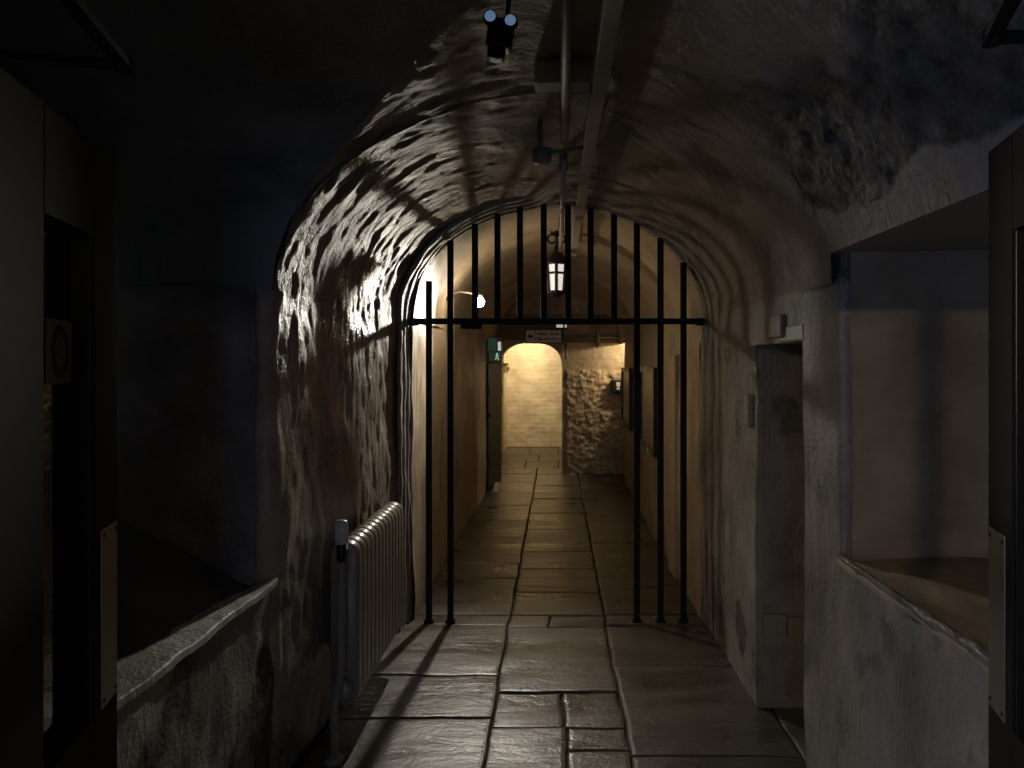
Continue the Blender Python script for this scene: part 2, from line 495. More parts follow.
column(1.0, 1.34, [2.72, 3.4])
column(1.0, 1.7, [9.62, 10.42])
for r, (a, b) in enumerate([(10.42, 11.0), (11.0, 11.75), (11.75, 12.6), (12.6, 13.72)]):
    s = [-0.98, -0.5, 0.02, 0.55, 1.05] if r % 2 else [-0.98, -0.3, 0.25, 1.05]
    for x0, x1 in zip(s[:-1], s[1:]):
        flag(x0, x1, a, b)
for a, b in [(-2.9, -2.0), (-2.0, -1.1), (-1.1, -0.2), (-0.2, 0.7)]:
    for x0, x1 in zip([-1.9, -1.0, -0.1, 0.9, 1.9][:-1], [-1.0, -0.1, 0.9, 1.9]):
        flag(x0, x1, a, b)

# ------------------------------------------------------------------ near bay: walls
Z0, B = 1.87, 0.73
AL, AR = 1.06, 0.93
LYC, LH, LB, LPW = 1.75, 0.92, 0.61, 4.0     # lunette over the left window

def left_field(Y, A):
    st = fbm(Y * 20, A * 7, 4, 3)
    big = fbm(Y * 2.1, A * 2.2, 4, 91)
    fl = np.clip(np.abs(fbm(Y * 10, A * 4.5, 3, 31)) * 2 - 0.15, 0, 1)
    return 0.0075 * st + 0.024 * big + 0.008 * fl
def d_left(U, Z):
    return left_field(4.42 - U, math.pi * 0.86 + Z0 - Z)

def d_right(U, Z):
    return 0.006 * fbm(U * 11, Z * 4, 4, 53) + 0.022 * fbm(U * 1.9, Z * 1.5, 3, 59)

def dm_low(U, Z):
    n = fbm(U * 2.6, Z * 2.1, 5, 77)
    return sstep(0.18, 0.30, n + 0.25 * (0.5 - Z)) * sstep(0.95, 0.6, Z)

# left wall: from the gate to the niche corner, then the far jamb of the niche
wall_left = path_wall('wall_left', rounded([(-0.96, 4.42), (-AL, 2.68), (-1.85, 2.66)], 0.05), (0, Z0 + 0.005), M['near'],
                      d_left, lambda U, Z: dm_low(U, Z) * 0.6, du=0.012, dz=0.016, normal_sign=-1, join=True)
tag(wall_left, 'flaking painted plaster wall behind the radiator', 'wall', kind='structure')
# the jamb part of that wall (greyer) is covered by its own slab of plaster
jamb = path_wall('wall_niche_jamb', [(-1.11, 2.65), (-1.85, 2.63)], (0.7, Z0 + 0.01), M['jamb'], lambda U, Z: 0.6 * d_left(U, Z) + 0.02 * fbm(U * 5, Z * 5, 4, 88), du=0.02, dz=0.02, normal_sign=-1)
tag(jamb, 'dark grey rough plaster jamb of the window niche with the slate sill', 'wall', kind='structure')
apron = path_wall('wall_left_apron', [(-AL - 0.005, 2.70), (-AL - 0.005, 0.68)], (0, 0.78), M['right'], lambda U, Z: 0.012 * fbm(U * 8, Z * 5, 4, 5) + 0.02 * fbm(U * 2, Z * 2, 3, 6),
                  lambda U, Z: sstep(0.02, 0.16, fbm(U * 3.4, Z * 2.6, 5, 41) + 0.35 * (U - 0.55) * 0 + 0.1 * (0.5 - Z)), normal_sign=-1)
tag(apron, 'crumbling plaster wall below the pale window sill', 'wall', kind='structure')

# right wall with a low recess and a pier before the deep niche
wr = path_wall('wall_right', rounded([(0.91, 4.42), (0.9222, 3.36), (0.925, 3.335), (1.34, 3.335)], 0.012), (0, 1.683), M['right'], d_right,
               lambda U, Z: sstep(0.24, 0.34, fbm(U * 5, Z * 3, 5, 19) + 0.2 * sstep(0.5, 0.2, Z)) * 0.8, du=0.016, dz=0.02, normal_sign=1)
tag(wr, 'peeling cream plaster wall between the gate and the low recess', 'wall', kind='structure')
wr2 = path_wall('wall_right_lintel', [(0.91, 4.42), (AR, 2.68)], (1.683, Z0 + 0.005), M['right'], d_right, du=0.016, dz=0.02, normal_sign=1)
tag(wr2, 'plaster band over the low recess in the passage side', 'wall', kind='structure')
rs = box('wall_recess_lintel', AR - 0.002, 1.36, 2.72, 3.36, 1.684, 1.75, M['right'], None, 0.008)
tag(rs, 'low stone lintel of the dark recess', 'wall', kind='structure')
rb = path_wall('wall_recess_back', [(1.32, 3.36), (1.32, 2.70)], (0, 1.70), M['right'], d_right, normal_sign=1)
tag(rb, 'back of the low dark recess', 'wall', kind='structure')
pier = path_wall('wall_pier', rounded([(1.36, 2.765), (AR + 0.005, 2.76), (0.955, 2.425), (1.80, 2.445)], 0.025), (0, 1.988), M['right'],
                 lambda U, Z: d_right(U, Z) * np.clip(1.15 - np.abs(U - 0.6), 0.2, 1) - 0.035 * sstep(1.865, 1.92, Z), lambda U, Z: sstep(0.3, 0.4, fbm(U * 4, Z * 4, 5, 29)) * 0.5, du=0.012, dz=0.016, normal_sign=1)
tag(pier, 'grey painted pier between the low recess and the deep niche', 'wall', kind='structure')
njr = path_wall('wall_niche_back', [(0.985, 2.405), (1.80, 2.43)], (0.90, 2.0), M['niche'], lambda U, Z: 0.02 * fbm(U * 3, Z * 2.2, 3, 66), normal_sign=1)
tag(njr, 'smooth tan plaster side of the deep niche', 'wall', kind='structure')
apr = path_wall('wall_right_apron', [(0.958, 2.44), (0.965, 0.68)], (0, 0.94), M['right'], lambda U, Z: 0.007 * fbm(U * 6, Z * 6, 4, 15) + 0.02 * fbm(U * 2, Z * 2, 3, 16),
                lambda U, Z: sstep(0.27, 0.36, fbm(U * 6, Z * 5, 5, 61)) * 0.5, normal_sign=1)
tag(apr, 'scuffed grey wall below the glossy sill of the deep niche', 'wall', kind='structure')
for nm, vv, mt, lb in (
    ('wall_niche_end', [(1.72, 0.7, 0.9), (1.72, 2.5, 0.9), (1.72, 2.5, 2.05), (1.72, 0.7, 2.05)], 'niche', 'end wall of the deep niche'),
    ('ceiling_niche', [(0.93, 0.68, 1.972), (1.80, 0.68, 1.985), (1.80, 2.46, 1.985), (0.93, 2.46, 1.972)], 'niche', 'flat soffit of the deep niche'),
):
    tag(mesh_obj(nm, vv, [(0, 1, 2, 3)], M[mt]), lb, 'wall', kind='structure')

# sills
def sill_surface(name, fn, n, m, mat, label):
    s, t = np.meshgrid(np.linspace(0, 1, n), np.linspace(0, 1, m), indexing='ij')
    P = fn(s, t)
    o = grid_surface(name, P, np.stack([P[..., 1], P[..., 0]], -1), mat)
    return tag(o, label, 'sill', kind='structure')
def f_pale(s, t):  # pale strip tapers along the jamb corner's shadow, put into its shape
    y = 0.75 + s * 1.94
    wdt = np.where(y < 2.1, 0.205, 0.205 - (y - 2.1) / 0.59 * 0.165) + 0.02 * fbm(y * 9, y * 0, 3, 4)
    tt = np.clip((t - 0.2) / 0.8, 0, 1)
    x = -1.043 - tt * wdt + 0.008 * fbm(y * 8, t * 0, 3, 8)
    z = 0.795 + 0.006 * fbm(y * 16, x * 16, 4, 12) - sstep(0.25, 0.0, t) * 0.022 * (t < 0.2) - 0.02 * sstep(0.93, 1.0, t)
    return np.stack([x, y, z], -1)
sill_surface('trim_1', f_pale, 110, 26, M['sill'], 'pale worn edge of the left window sill, narrowed along the jamb shadow')
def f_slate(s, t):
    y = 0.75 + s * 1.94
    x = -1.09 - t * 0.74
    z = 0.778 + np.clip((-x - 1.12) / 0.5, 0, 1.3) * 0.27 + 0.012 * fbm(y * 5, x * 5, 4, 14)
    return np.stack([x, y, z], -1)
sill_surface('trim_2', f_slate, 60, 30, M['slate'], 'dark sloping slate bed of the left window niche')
def f_rsill(s, t):
    y = 0.70 + s * 1.74
    tt = np.clip((t - 0.12) / 0.88, 0, 1)
    x = 0.945 + tt * 0.82 + 0.008 * fbm(y * 7, t * 0, 3, 18)
    z = 0.948 + 0.006 * fbm(y * 9, x * 9, 4, 17) - 0.018 * sstep(0.12, 0.0, t) - 0.012 * sstep(0.2, 0.1, tt)
    return np.stack([x, y, z], -1)
o = sill_surface('trim_3', f_rsill, 100, 50, M['niche'], 'tan bed of the deep niche on the pier side')
def f_redge(s, t):
    y = 0.70 + s * 1.74
    a = t * math.pi * 0.75
    x = 0.968 - 0.032 * np.sin(a) + 0.03 * (1 - np.cos(a)) * 0.9 + 0.01 * fbm(y * 6, t * 2, 3, 28) - 0.01
    z = 0.925 - 0.0 + 0.032 * np.cos(a * 1.0 + math.pi) * -1 + 0.010 * fbm(y * 14, t * 4, 4, 38)
    return np.stack([x, y, z], -1)
sill_surface('trim_4', f_redge, 110, 14, M['edge'], 'glossy worn sill edge of the deep niche')

# ------------------------------------------------------------------ near vault with lunette
def lun_z(y):
    t = np.clip(np.abs(y - LYC) / LH, 0, 1)
    return Z0 + np.minimum(LB * (1 - t ** LPW) ** (1 / LPW) + 0.15 * np.clip(LYC + LH - y, 0, 1) * (t < 1) * sstep(1.0, 0.9, t), 0.722)

def barrel():
    ys = np.linspace(0.68, 4.42, 260)
    n = 230
    s = np.linspace(0, 1, n)
    Y = ys[:, None] * np.ones((1, n))
    thl = math.pi - np.arcsin(np.clip((lun_z(ys) - Z0) / B, 0, 1)) * (np.abs(ys - LYC) < LH)
    thr = np.where(ys < 2.43, math.asin(0.10 / B), 0.0)
    TH = thr[:, None] + (thl - thr)[:, None] * s[None, :]
    C, S = np.cos(TH), np.sin(TH)
    a = np.where(C > 0, AR, AL)
    a = a - np.where(C > 0, 0.02, 0.10) * np.clip((Y - 2.68) / 1.74, 0, 1)
    X = a * C; Z = Z0 + B * S
    arc = TH * 0.86
    nx, nz = C / a, S / B
    ln = np.hypot(nx, nz); nx, nz = nx / ln, nz / ln
    left = sstep(1.5, 2.1, TH)
    st = fbm(Y * 18, arc * 7.5, 4, 3)
    big = fbm(Y * 2.1, arc * 2.2, 4, 91)
    rough = sstep(0.05, 0.3, fbm(Y * 2.0, arc * 2.0, 3, 47) + 0.35 * np.exp(-((Y - 2.4) / 0.8) ** 2 - ((TH - 1.9) / 0.4) ** 2))
    lump = fbm(Y * 17, arc * 17, 4, 71)
    fl = np.clip(np.abs(fbm(Y * 11, arc * 5.5, 3, 31)) * 2 - 0.15, 0, 1)
    d = (1 - left) * (0.004 * st + 0.024 * big) + left * left_field(Y, arc) + rough * 0.010 * lump
    # fallen plaster over the deep niche
    nn = fbm(Y * 4.5, arc * 4.5, 5, 101)
    hz = Z + 0.10 * nn
    dm = sstep(2.075, 2.10, hz) * sstep(2.47, 2.36, hz) * sstep(2.46, 2.30, Y + 0.25 * nn) * sstep(0.62, 0.72, X / 1.0 + 0.2 * nn)
    dm2 = sstep(0.26, 0.4, fbm(Y * 3.3, arc * 3.3, 5, 131) + 0.12 * left) * 0.55
    d = d - dm * (0.008 + 0.014 * (fbm(Y * 16, arc * 16, 4, 121) + 0.1))
    keep = sstep(0.0, 0.04, s)[None, :] * np.where((np.abs(ys - LYC) < LH)[:, None], sstep(1.0, 0.97, s)[None, :], 1.0)
    d = d * (0.12 + 0.88 * keep)
    P = np.stack([X - nx * d, Y, Z - nz * d], -1)
    dmg = np.clip(dm + dm2 * (1 - dm), 0, 1)
    return grid_surface('ceiling', P, np.stack([Y, arc + 0.4], -1), M['vault'], dmg, gloss=left)
tag(barrel(), 'rough painted barrel vault over the near passage', 'ceiling', kind='structure')

def lunette():
    ph = np.linspace(0, math.pi, 90)
    y = LYC + LH * np.sign(np.cos(ph)) * np.abs(np.cos(ph)) ** (2 / LPW)
    z = lun_z(np.clip(y, LYC - LH, LYC + LH))
    x0 = -AL * np.sqrt(np.clip(1 - ((z - Z0) / B) ** 2, 0, 1)) + 0.004
    s = np.linspace(0, 1, 60)
    X = x0[:, None] + (-1.83 - x0)[:, None] * s[None, :]
    Y = y[:, None] * np.ones_like(X); Z = z[:, None] * np.ones_like(X)
    k = np.minimum(1, s * 8)[None, :]
    d = 0.02 * fbm(X * 6, ph[:, None] * 5, 4, 7) * k
    Y = Y - d * np.cos(ph)[:, None]; Z = Z - d * np.sin(ph)[:, None]
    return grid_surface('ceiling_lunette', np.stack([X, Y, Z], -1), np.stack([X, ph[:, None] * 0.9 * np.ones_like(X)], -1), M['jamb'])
tag(lunette(), 'dark arched vault over the left window niche', 'ceiling', kind='structure')
# niche end with its window, near side of the niche
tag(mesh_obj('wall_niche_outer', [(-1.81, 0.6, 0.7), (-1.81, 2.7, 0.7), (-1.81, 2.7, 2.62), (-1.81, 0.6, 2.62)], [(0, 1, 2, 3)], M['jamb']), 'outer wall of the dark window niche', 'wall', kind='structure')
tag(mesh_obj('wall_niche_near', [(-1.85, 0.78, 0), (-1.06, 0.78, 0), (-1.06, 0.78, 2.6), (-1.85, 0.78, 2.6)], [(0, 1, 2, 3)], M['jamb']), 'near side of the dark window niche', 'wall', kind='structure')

# ------------------------------------------------------------------ arch ring at the gate
def sweep_arch(name, prof, mat, label, zr=Z0, b=B):
    """prof: list of (Y, inset); swept from the floor up, over the arch and down"""
    path = []
    for z in np.linspace(0, zr, 46)[:-1]: path.append((1.0, 0.0, z, 0))
    for th in np.linspace(0, math.pi, 90): path.append((math.cos(th), math.sin(th), zr, th))
    for z in np.linspace(zr, 0, 46)[1:]: path.append((-1.0, 0.0, z, math.pi))
    pr = []
    for (p, q) in zip(prof[:-1], prof[1:]):
        for k in range(3):
            pr.append((p[0] + (q[0] - p[0]) * k / 3, p[1] + (q[1] - p[1]) * k / 3))
    pr.append(prof[-1])
    A = np.array(path); PR = np.array(pr)
    C, S, Zb = A[:, 0], A[:, 1], A[:, 2]
    side = sstep(-1, 1, C)
    arc = np.concatenate([[0], np.cumsum(np.hypot(np.diff(C * 0.9), np.diff(Zb + S * b)))])
    ins = PR[None, :, 1] * (0.45 + 0.2 * side[:, None])
    lf = sstep(0.55, 0.35, side)[:, None]
    Yw = PR[None, :, 0] * (1 - lf) + (4.26 + (PR[None, :, 0] - 3.8) * 0.395) * lf + 0.008 * fbm(arc[:, None] * 5, PR[None, :, 0] * 0, 3, 2)
    ins = ins + 0.011 * fbm(arc[:, None] * 9, PR[None, :, 0] * 9, 4, 6) + 0.014 * fbm(arc[:, None] * 2, PR[None, :, 0] * 2, 2, 16)
    X = C[:, None] * (0.935 - ins); Z = Zb[:, None] + S[:, None] * (b + 0.005 - ins)
    P = np.stack([X, Yw * np.ones_like(X), Z], -1)
    UV = np.stack([np.ones_like(X) * PR[None, :, 0] + PR[None, :, 1] * 3, arc[:, None] * np.ones_like(X)], -1)
    o = grid_surface(name, P, UV, mat, None, None)
    return tag(o, label, 'arch', kind='structure')
sweep_arch('trim_5', [(3.80, -0.03), (3.84, 0.012), (3.95, 0.016), (3.97, -0.005), (4.02, 0.004), (4.05, 0.028), (4.15, 0.03), (4.18, 0.010), (4.23, 0.018), (4.26, 0.038), (4.35, 0.040),
                      (4.37, 0.022), (4.41, 0.03), (4.43, 0.050), (4.53, 0.052), (4.56, -0.03)], M['right'], 'moulded plaster arch ring framing the iron gate')

# ------------------------------------------------------------------ corridor beyond the gate
def d_far(U, Z):
    return 0.010 * fbm(U * 11, Z * 1.6, 4, 203) + 0.03 * fbm(U * 1.3, Z * 1.1, 3, 209)
wl = path_wall('wall_corridor_left', [(-0.905, 4.5), (-0.92, 6.5), (-0.88, 8.85), (-0.88, 8.92), (-1.2, 8.93)], (0, Z0 + 0.005), M['far'], d_far, lambda U, Z: sstep(0.32, 0.45, fbm(U * 3, Z * 2, 5, 219)) * 0.4, du=0.022, dz=0.025, normal_sign=1)
tag(wl, 'tan plaster wall along the corridor below the bare bulb', 'wall', kind='structure')
wl3 = path_wall('wall_corridor_left_end', [(-1.15, 8.9), (-1.15, 10.45)], (0, Z0 + 0.3), M['far'], d_far, normal_sign=1)
tag(wl3, 'tan plaster wall behind the low green door', 'wall', kind='structure')
wr3 = path_wall('wall_corridor_right', [(0.90, 4.5), (0.905, 9.62), (0.92, 9.66), (1.75, 9.68)], (0, Z0 + 0.005), M['far'], lambda U, Z: d_far(U + 20, Z) * 0.8, lambda U, Z: sstep(0.34, 0.45, fbm(U * 3, Z * 2, 5, 229)) * 0.4, du=0.022, dz=0.025, normal_sign=-1)
tag(wr3, 'tan plaster wall carrying the two framed notices', 'wall', kind='structure')
pl = box('trim_6', 0.868, 0.92, 5.32, 5.62, 0, 1.66, M['far'], None, 0.01)
tag(pl, 'shallow plaster pilaster beside the gate end of the notice wall', 'trim', kind='structure')

def far_vault():
    ys = np.linspace(4.5, 10.45, 210); th = np.linspace(0, math.pi, 130)
    Y, TH = np.meshgrid(ys, th, indexing='ij')
    C, S = np.cos(TH), np.sin(TH)
    a = 0.905 + 0.01 * C * 0; b = 0.74
    arc = TH * 0.83
    ledge = 0.05 * sstep(7.72, 7.76, Y) * sstep(8.06, 8.02, Y)
    d = 0.006 * fbm(Y * 10, arc * 3, 4, 303) + 0.035 * fbm(Y * 1.4, arc * 1.6, 3, 309) + ledge
    P = np.stack([C * (a - d), Y, Z0 + S * (b - d)], -1)
    return grid_surface('ceiling_corridor', P, np.stack([Y, arc], -1), M['far'], sstep(0.30, 0.45, fbm(Y * 2.4, arc * 2.4, 5, 331)) * 0.4)
tag(far_vault(), 'tan plaster vault of the corridor beyond the gate', 'ceiling', kind='structure')

# end wall with the arched doorway
DX0, DX1, DZ, DS = -0.83, 0.075, 1.895, 1.50
def door_top(x):
    t = np.clip(np.abs((x - (DX0 + DX1) / 2) / ((DX1 - DX0) / 2)), 0, 1)
    return DS + (DZ - DS) * (1 - t ** 2.6) ** (1 / 2.6)
def end_wall(name, x0, x1, zb, mat, disp, label, n=60, zt=2.75):
    xs = np.linspace(x0, x1, n); m = 120
    zbv = zb(xs) if callable(zb) else np.full(n, zb)
    s = np.linspace(0, 1, m)
    Z = zbv[:, None] + (zt - zbv)[:, None] * s[None, :]
    X = xs[:, None] * np.ones_like(Z)
    Y = YE - disp(X, Z)
    o = grid_surface(name, np.stack([X, Y, Z], -1), np.stack([X, Z], -1), mat, None)
    return tag(o, label, 'wall', kind='structure')
flat = lambda X, Z: 0.008 * fbm(X * 5, Z * 5, 4, 404)
def rub(X, Z):
    m = sstep(1.50, 1.46, Z + 0.05 * fbm(X * 5, Z * 0, 3, 4)) * sstep(0.10, 0.15, X)
    row = np.floor(Z * 17 + 0.5 * fbm(X * 3, Z * 3, 2, 45))
    v = fbm(X * 15 + row * 3.3, Z * 26, 3, 414)
    return 0.008 * fbm(X * 5, Z * 5, 4, 404) + m * (0.02 + 0.035 * v)
end_wall('wall_end', DX1, 1.8, 0.0, M['rubble'], rub, 'rough whitewashed rubble wall at the far end beside the lit doorway', 150)
end_wall('wall_end_left', -1.2, DX0, 0.0, M['far'], flat, 'narrow plaster strip at the far end behind the green door', 20)
end_wall('wall_end_lintel', DX0, DX1, door_top, M['far'], flat, 'plaster over the far arched doorway', 60)
def reveal():
    xs = np.concatenate([np.full(20, DX0), DX0 + (DX1 - DX0) * (0.5 - 0.5 * np.cos(np.linspace(0, math.pi, 50))), np.full(20, DX1)])
    zs = np.concatenate([np.linspace(0, DS, 20), door_top(xs[20:70]), np.linspace(DS, 0, 20)])
    s = np.linspace(0, 1, 14)
    X = xs[:, None] * np.ones((1, 14)); Z = zs[:, None] * np.ones((1, 14)); Y = YE - 0.005 + 0.34 * s[None, :] + 0 * X
    arc = np.linspace(0, 4.4, 90)[:, None] * np.ones((1, 14))
    return grid_surface('door_3', np.stack([X, Y, Z], -1), np.stack([Y, arc], -1), M['farroom'], None)
tag(reveal(), 'arched opening into the bright far room', 'doorway', kind='structure')

# far room
def brick_d(X, Z):
    row = np.floor(Z / 0.085)
    fz = np.minimum(Z / 0.085 - row, 1 - (Z / 0.085 - row))
    fx = (X / 0.24 + 0.5 * (row % 2)); fx = np.minimum(fx % 1, 1 - fx % 1)
    return 0.0022 * sstep(0.0, 0.2, fz) * sstep(0.0, 0.08, fx) + 0.012 * fbm(X * 4, Z * 6, 4, 505)
wb = path_wall('wall_far_room_back', [(-1.1, 13.7), (1.1, 13.7)], (0, 2.45), M['farroom'], brick_d, du=0.02, dz=0.012, normal_sign=1)
tag(wb, 'whitewashed brick back wall of the lit far room', 'wall', kind='structure')
wfl = path_wall('wall_far_room_left', [(-0.93, 10.6), (-0.95, 13.75)], (0, 2.45), M['farroom'], brick_d, du=0.02, dz=0.012, normal_sign=1)
tag(wfl, 'whitewashed brick side wall of the lit far room', 'wall', kind='structure')
wfr = path_wall('wall_far_room_right', [(1.05, 13.75), (1.05, 10.6)], (0, 2.45), M['farroom'], flat, normal_sign=1)
tag(wfr, 'hidden side wall of the lit far room', 'wall', kind='structure')
tag(mesh_obj('ceiling_far_room', [(-1.1, 10.4, 2.42), (1.1, 10.4, 2.42), (1.1, 13.8, 2.42), (-1.1, 13.8, 2.42)], [(0, 1, 2, 3)], M['farroom']), 'ceiling of the lit far room', 'ceiling', kind='structure')
tag(box('trim_7', -0.93, -0.86, 10.75, 13.6, 1.56, 1.60, M['farroom'], None, 0.006), 'thin ledge along the side wall of the lit far room', 'trim', kind='structure')
# side passage
tag(mesh_obj('wall_side_passage', [(1.72, 9.6, 0), (1.72, 10.45, 0), (1.72, 10.45, 2.2), (1.72, 9.6, 2.2)], [(0, 1, 2, 3)], M['far']), 'end of the side passage', 'wall', kind='structure')
tag(mesh_obj('ceiling_side_passage', [(0.9, 9.6, 2.12), (1.8, 9.6, 2.12), (1.8, 10.5, 2.12), (0.9, 10.5, 2.12)], [(0, 1, 2, 3)], M['far']), 'ceiling of the side passage', 'ceiling', kind='structure')

# ------------------------------------------------------------------ near room behind the camera
def quad(nm, vv, lb, mt='room', cat='wall'):
    tag(mesh_obj(nm, vv, [(0, 1, 2, 3)], M[mt]), lb, cat, kind='structure')
quad('wall_back', [(-1.9, -2.9, 0), (1.9, -2.9, 0), (1.9, -2.9, 2.75), (-1.9, -2.9, 2.75)], 'back wall of the entrance room')
quad('wall_room_left', [(-1.9, -2.9, 0), (-1.9, 0.66, 0), (-1.9, 0.66, 2.75), (-1.9, -2.9, 2.75)], 'side wall of the entrance room on the window side')
quad('wall_room_right', [(1.9, -2.9, 0), (1.9, 0.66, 0), (1.9, 0.66, 2.75), (1.9, -2.9, 2.75)], 'side wall of the entrance room on the niche side')
quad('ceiling_room', [(-1.9, -2.9, 2.75), (1.9, -2.9, 2.75), (1.9, 0.66, 2.75), (-1.9, 0.66, 2.75)], 'ceiling of the entrance room', cat='ceiling')
DOORH = 2.015
tag(box('wall_front_left', -1.9, -0.73, 0.56, 0.70, 0, 2.75, M['room'], None, 0), 'wall beside the double doors on the left', 'wall', kind='structure')
tag(box('wall_front_right', 0.73, 1.9, 0.56, 0.70, 0, 2.75, M['room'], None, 0), 'wall beside the double doors on the right', 'wall', kind='structure')
tag(box('wall_front_head', -0.73, 0.73, 0.56, 0.70, DOORH, 2.75, M['room'], None, 0), 'wall over the double doors', 'wall', kind='structure')

# ------------------------------------------------------------------ iron gate
GY = 4.45
gx = [(u - 557) * GY / F for u in (429.0, 450.5, 475, 497.5, 520, 543.8, 568, 590.6, 614, 637.5, 660.5, 683.5)]
gate = thing('iron_gate', (0, GY, 0), 'black iron bar grille with an open middle filling the arch across the corridor', 'gate')
RAILZ = 1.6 + (363 - 322) * GY / F
ARCH_A, ARCH_B = 0.885, 0.685
for i, x in enumerate(gx):
    top = Z0 + ARCH_B * math.sqrt(max(0, 1 - (x / ARCH_A) ** 2)) + (0.03 if i else -0.07)
    long = i in (0, 1, 9, 10, 11)
    x2 = x - 0.004 if i in (9,) else x
    bm = bmesh.new()
    z0 = 0.0 if long else RAILZ
    add_box(bm, x2 - 0.019, x2 + 0.019, GY - 0.010, GY + 0.012, z0, top, 0.004)
    if long:
        add_box(bm, x2 - 0.030, x2 + 0.030, GY - 0.022, GY + 0.024, 0.0, 0.014, 0.004)
    bm_obj('bar', bm, M['iron'], gate)
bm = bmesh.new()
add_box(bm, -0.885, 0.895, GY - 0.018, GY - 0.006, RAILZ - 0.015, RAILZ + 0.022, 0.004)
bm_obj('cross_rail', bm, M['iron'], gate)
bm = bmesh.new()
add_box(bm, -0.66, 0.50, GY - 0.024, GY - 0.018, RAILZ - 0.017, RAILZ + 0.012, 0.003)
bm_obj('door_stop_bar', bm, M['iron'], gate)
bm = bmesh.new()
add_box(bm, -0.595, -0.46, GY - 0.034, GY - 0.004, RAILZ - 0.045, RAILZ - 0.008, 0.010)
bm_obj('latch_plate', bm, M['iron'], gate)
for x in (-0.885, 0.885):
    lathe('rail_end', [(0.0, -0.03), (0.022, -0.03), (0.026, 0), (0.022, 0.03), (0.0, 0.03)], (x, GY - 0.012, RAILZ), M['iron'], gate, 10, 'x')

# ------------------------------------------------------------------ bare bulb lamp on the corridor wall
BX, BY, BZ = -0.594, 5.50, 2.066
lamp = thing('wall_lamp', (BX - 0.2, BY, BZ), 'glowing bare white bulb on a bracket under the corridor vault', 'lamp')
lathe('wall_plate', [(0, -0.012), (0.045, -0.012), (0.05, 0.0), (0.04, 0.014), (0, 0.016)], (-0.842, BY + 0.05, BZ + 0.06), M['pipe'], lamp, 16, 'x')
tube('bracket_arm', [(-0.84, BY + 0.05, BZ + 0.06), (-0.75, BY + 0.05, BZ + 0.085), (-0.67, BY + 0.04, BZ + 0.075), (BX - 0.01, BY + 0.025, BZ + 0.055)], 0.008, M['pipe'], lamp, 8)
lathe('lamp_holder', [(0, 0.022), (0.018, 0.022), (0.02, 0.05), (0.012, 0.07), (0, 0.07)], (BX, BY + 0.012, BZ), M['pipe'], lamp, 12, 'z')
bm = bmesh.new()
bmesh.ops.create_icosphere(bm, subdivisions=3, radius=0.040)
for v in bm.verts:
    v.co = Vector((BX, BY, BZ)) + v.co
M['bulb'] = emit_mat('glowing_bulb', (1.0, 0.84, 0.60), P_BULB / (math.pi * 4 * math.pi * 0.040 ** 2))
bulb = bm_obj('bulb', bm, M['bulb'], lamp, True)
sp = bpy.data.lights.new('bulb_beam', 'SPOT'); sp.energy = P_BEAM; sp.color = (1.0, 0.94, 0.83); sp.spot_size = math.radians(100); sp.spot_blend = 1.0; sp.shadow_soft_size = 0.02
so = bpy.data.objects.new('bulb_beam', sp); so.location = (BX, BY - 0.065, BZ)
so.rotation_euler = (Vector((-0.80, 2.7, 0.2)) - Vector(so.location)).to_track_quat('-Z', 'Y').to_euler()
link(so, lamp)

# ------------------------------------------------------------------ hanging lantern
LX, LY = -0.005, 5.6
def lz(v): return 1.6 - (v - 363) * LY / F
lan = thing('hanging_lantern', (LX, LY, lz(303)), 'black iron lantern with lit white panes hanging on a chain behind the gate', 'lantern')
R1, R2 = 0.083, 0.066
zt, zb = lz(264), lz(292)
M['pane'] = emit_mat('lit_lantern_glass', (1.0, 0.95, 0.86), P_LANTERN)
fbm_ = bmesh.new()
for k in range(6):
    a0 = math.pi / 6 + k * math.pi / 3; a1 = a0 + math.pi / 3
    p = lambda r, a, z: Vector((LX + r * math.cos(a), LY + r * math.sin(a), z))
    add_tube(fbm_, [p(R2, a0, zb), p(R1, a0, zt)], 0.015, 6)
    for z, r in ((zb, R2), (zt, R1), (zt - 0.075, R1 - 0.005)):
        add_tube(fbm_, [p(r, a0, z), p(r, a1, z)], 0.010, 6)
    for (za, zc) in ((zb + 0.008, zt - 0.083), (zt - 0.067, zt - 0.008)):
        ra = R2 + (R1 - R2) * (za - zb) / (zt - zb); rc = R2 + (R1 - R2) * (zc - zb) / (zt - zb)
        q = [p(ra - 0.002, a0, za), p(ra - 0.002, a1, za), p(rc - 0.002, a1, zc), p(rc - 0.002, a0, zc)]
        # inset sideways and give thickness
        q2 = [q[0].lerp(q[1], 0.06), q[0].lerp(q[1], 0.94), q[3].lerp(q[2], 0.94), q[3].lerp(q[2], 0.06)]
        n = Vector((math.cos((a0 + a1) / 2), math.sin((a0 + a1) / 2), 0)) * 0.003
        vv = [x for x in q2] + [x - n for x in q2]
        mesh_obj('glass_pane', vv, [(0, 1, 2, 3), (7, 6, 5, 4), (0, 4, 5, 1), (1, 5, 6, 2), (2, 6, 7, 3), (3, 7, 4, 0)], M['pane'], lan)
bm_obj('frame', fbm_, M['lantern'], lan)
lathe('cap', [(0.0, zt), (0.098, zt), (0.100, zt + 0.012), (0.075, zt + 0.05), (0.045, zt + 0.085), (0.018, zt + 0.10), (0.016, zt + 0.145), (0.0, zt + 0.15)], (LX, LY, 0), M['lantern'], lan, 6, smooth=False)
lathe('base_plate', [(0, zb - 0.045), (0.02, zb - 0.04), (0.05, zb - 0.02), (0.072, zb - 0.012), (0.072, zb), (0, zb)], (LX, LY, 0), M['lantern'], lan, 6, smooth=False)
bm = bmesh.new()
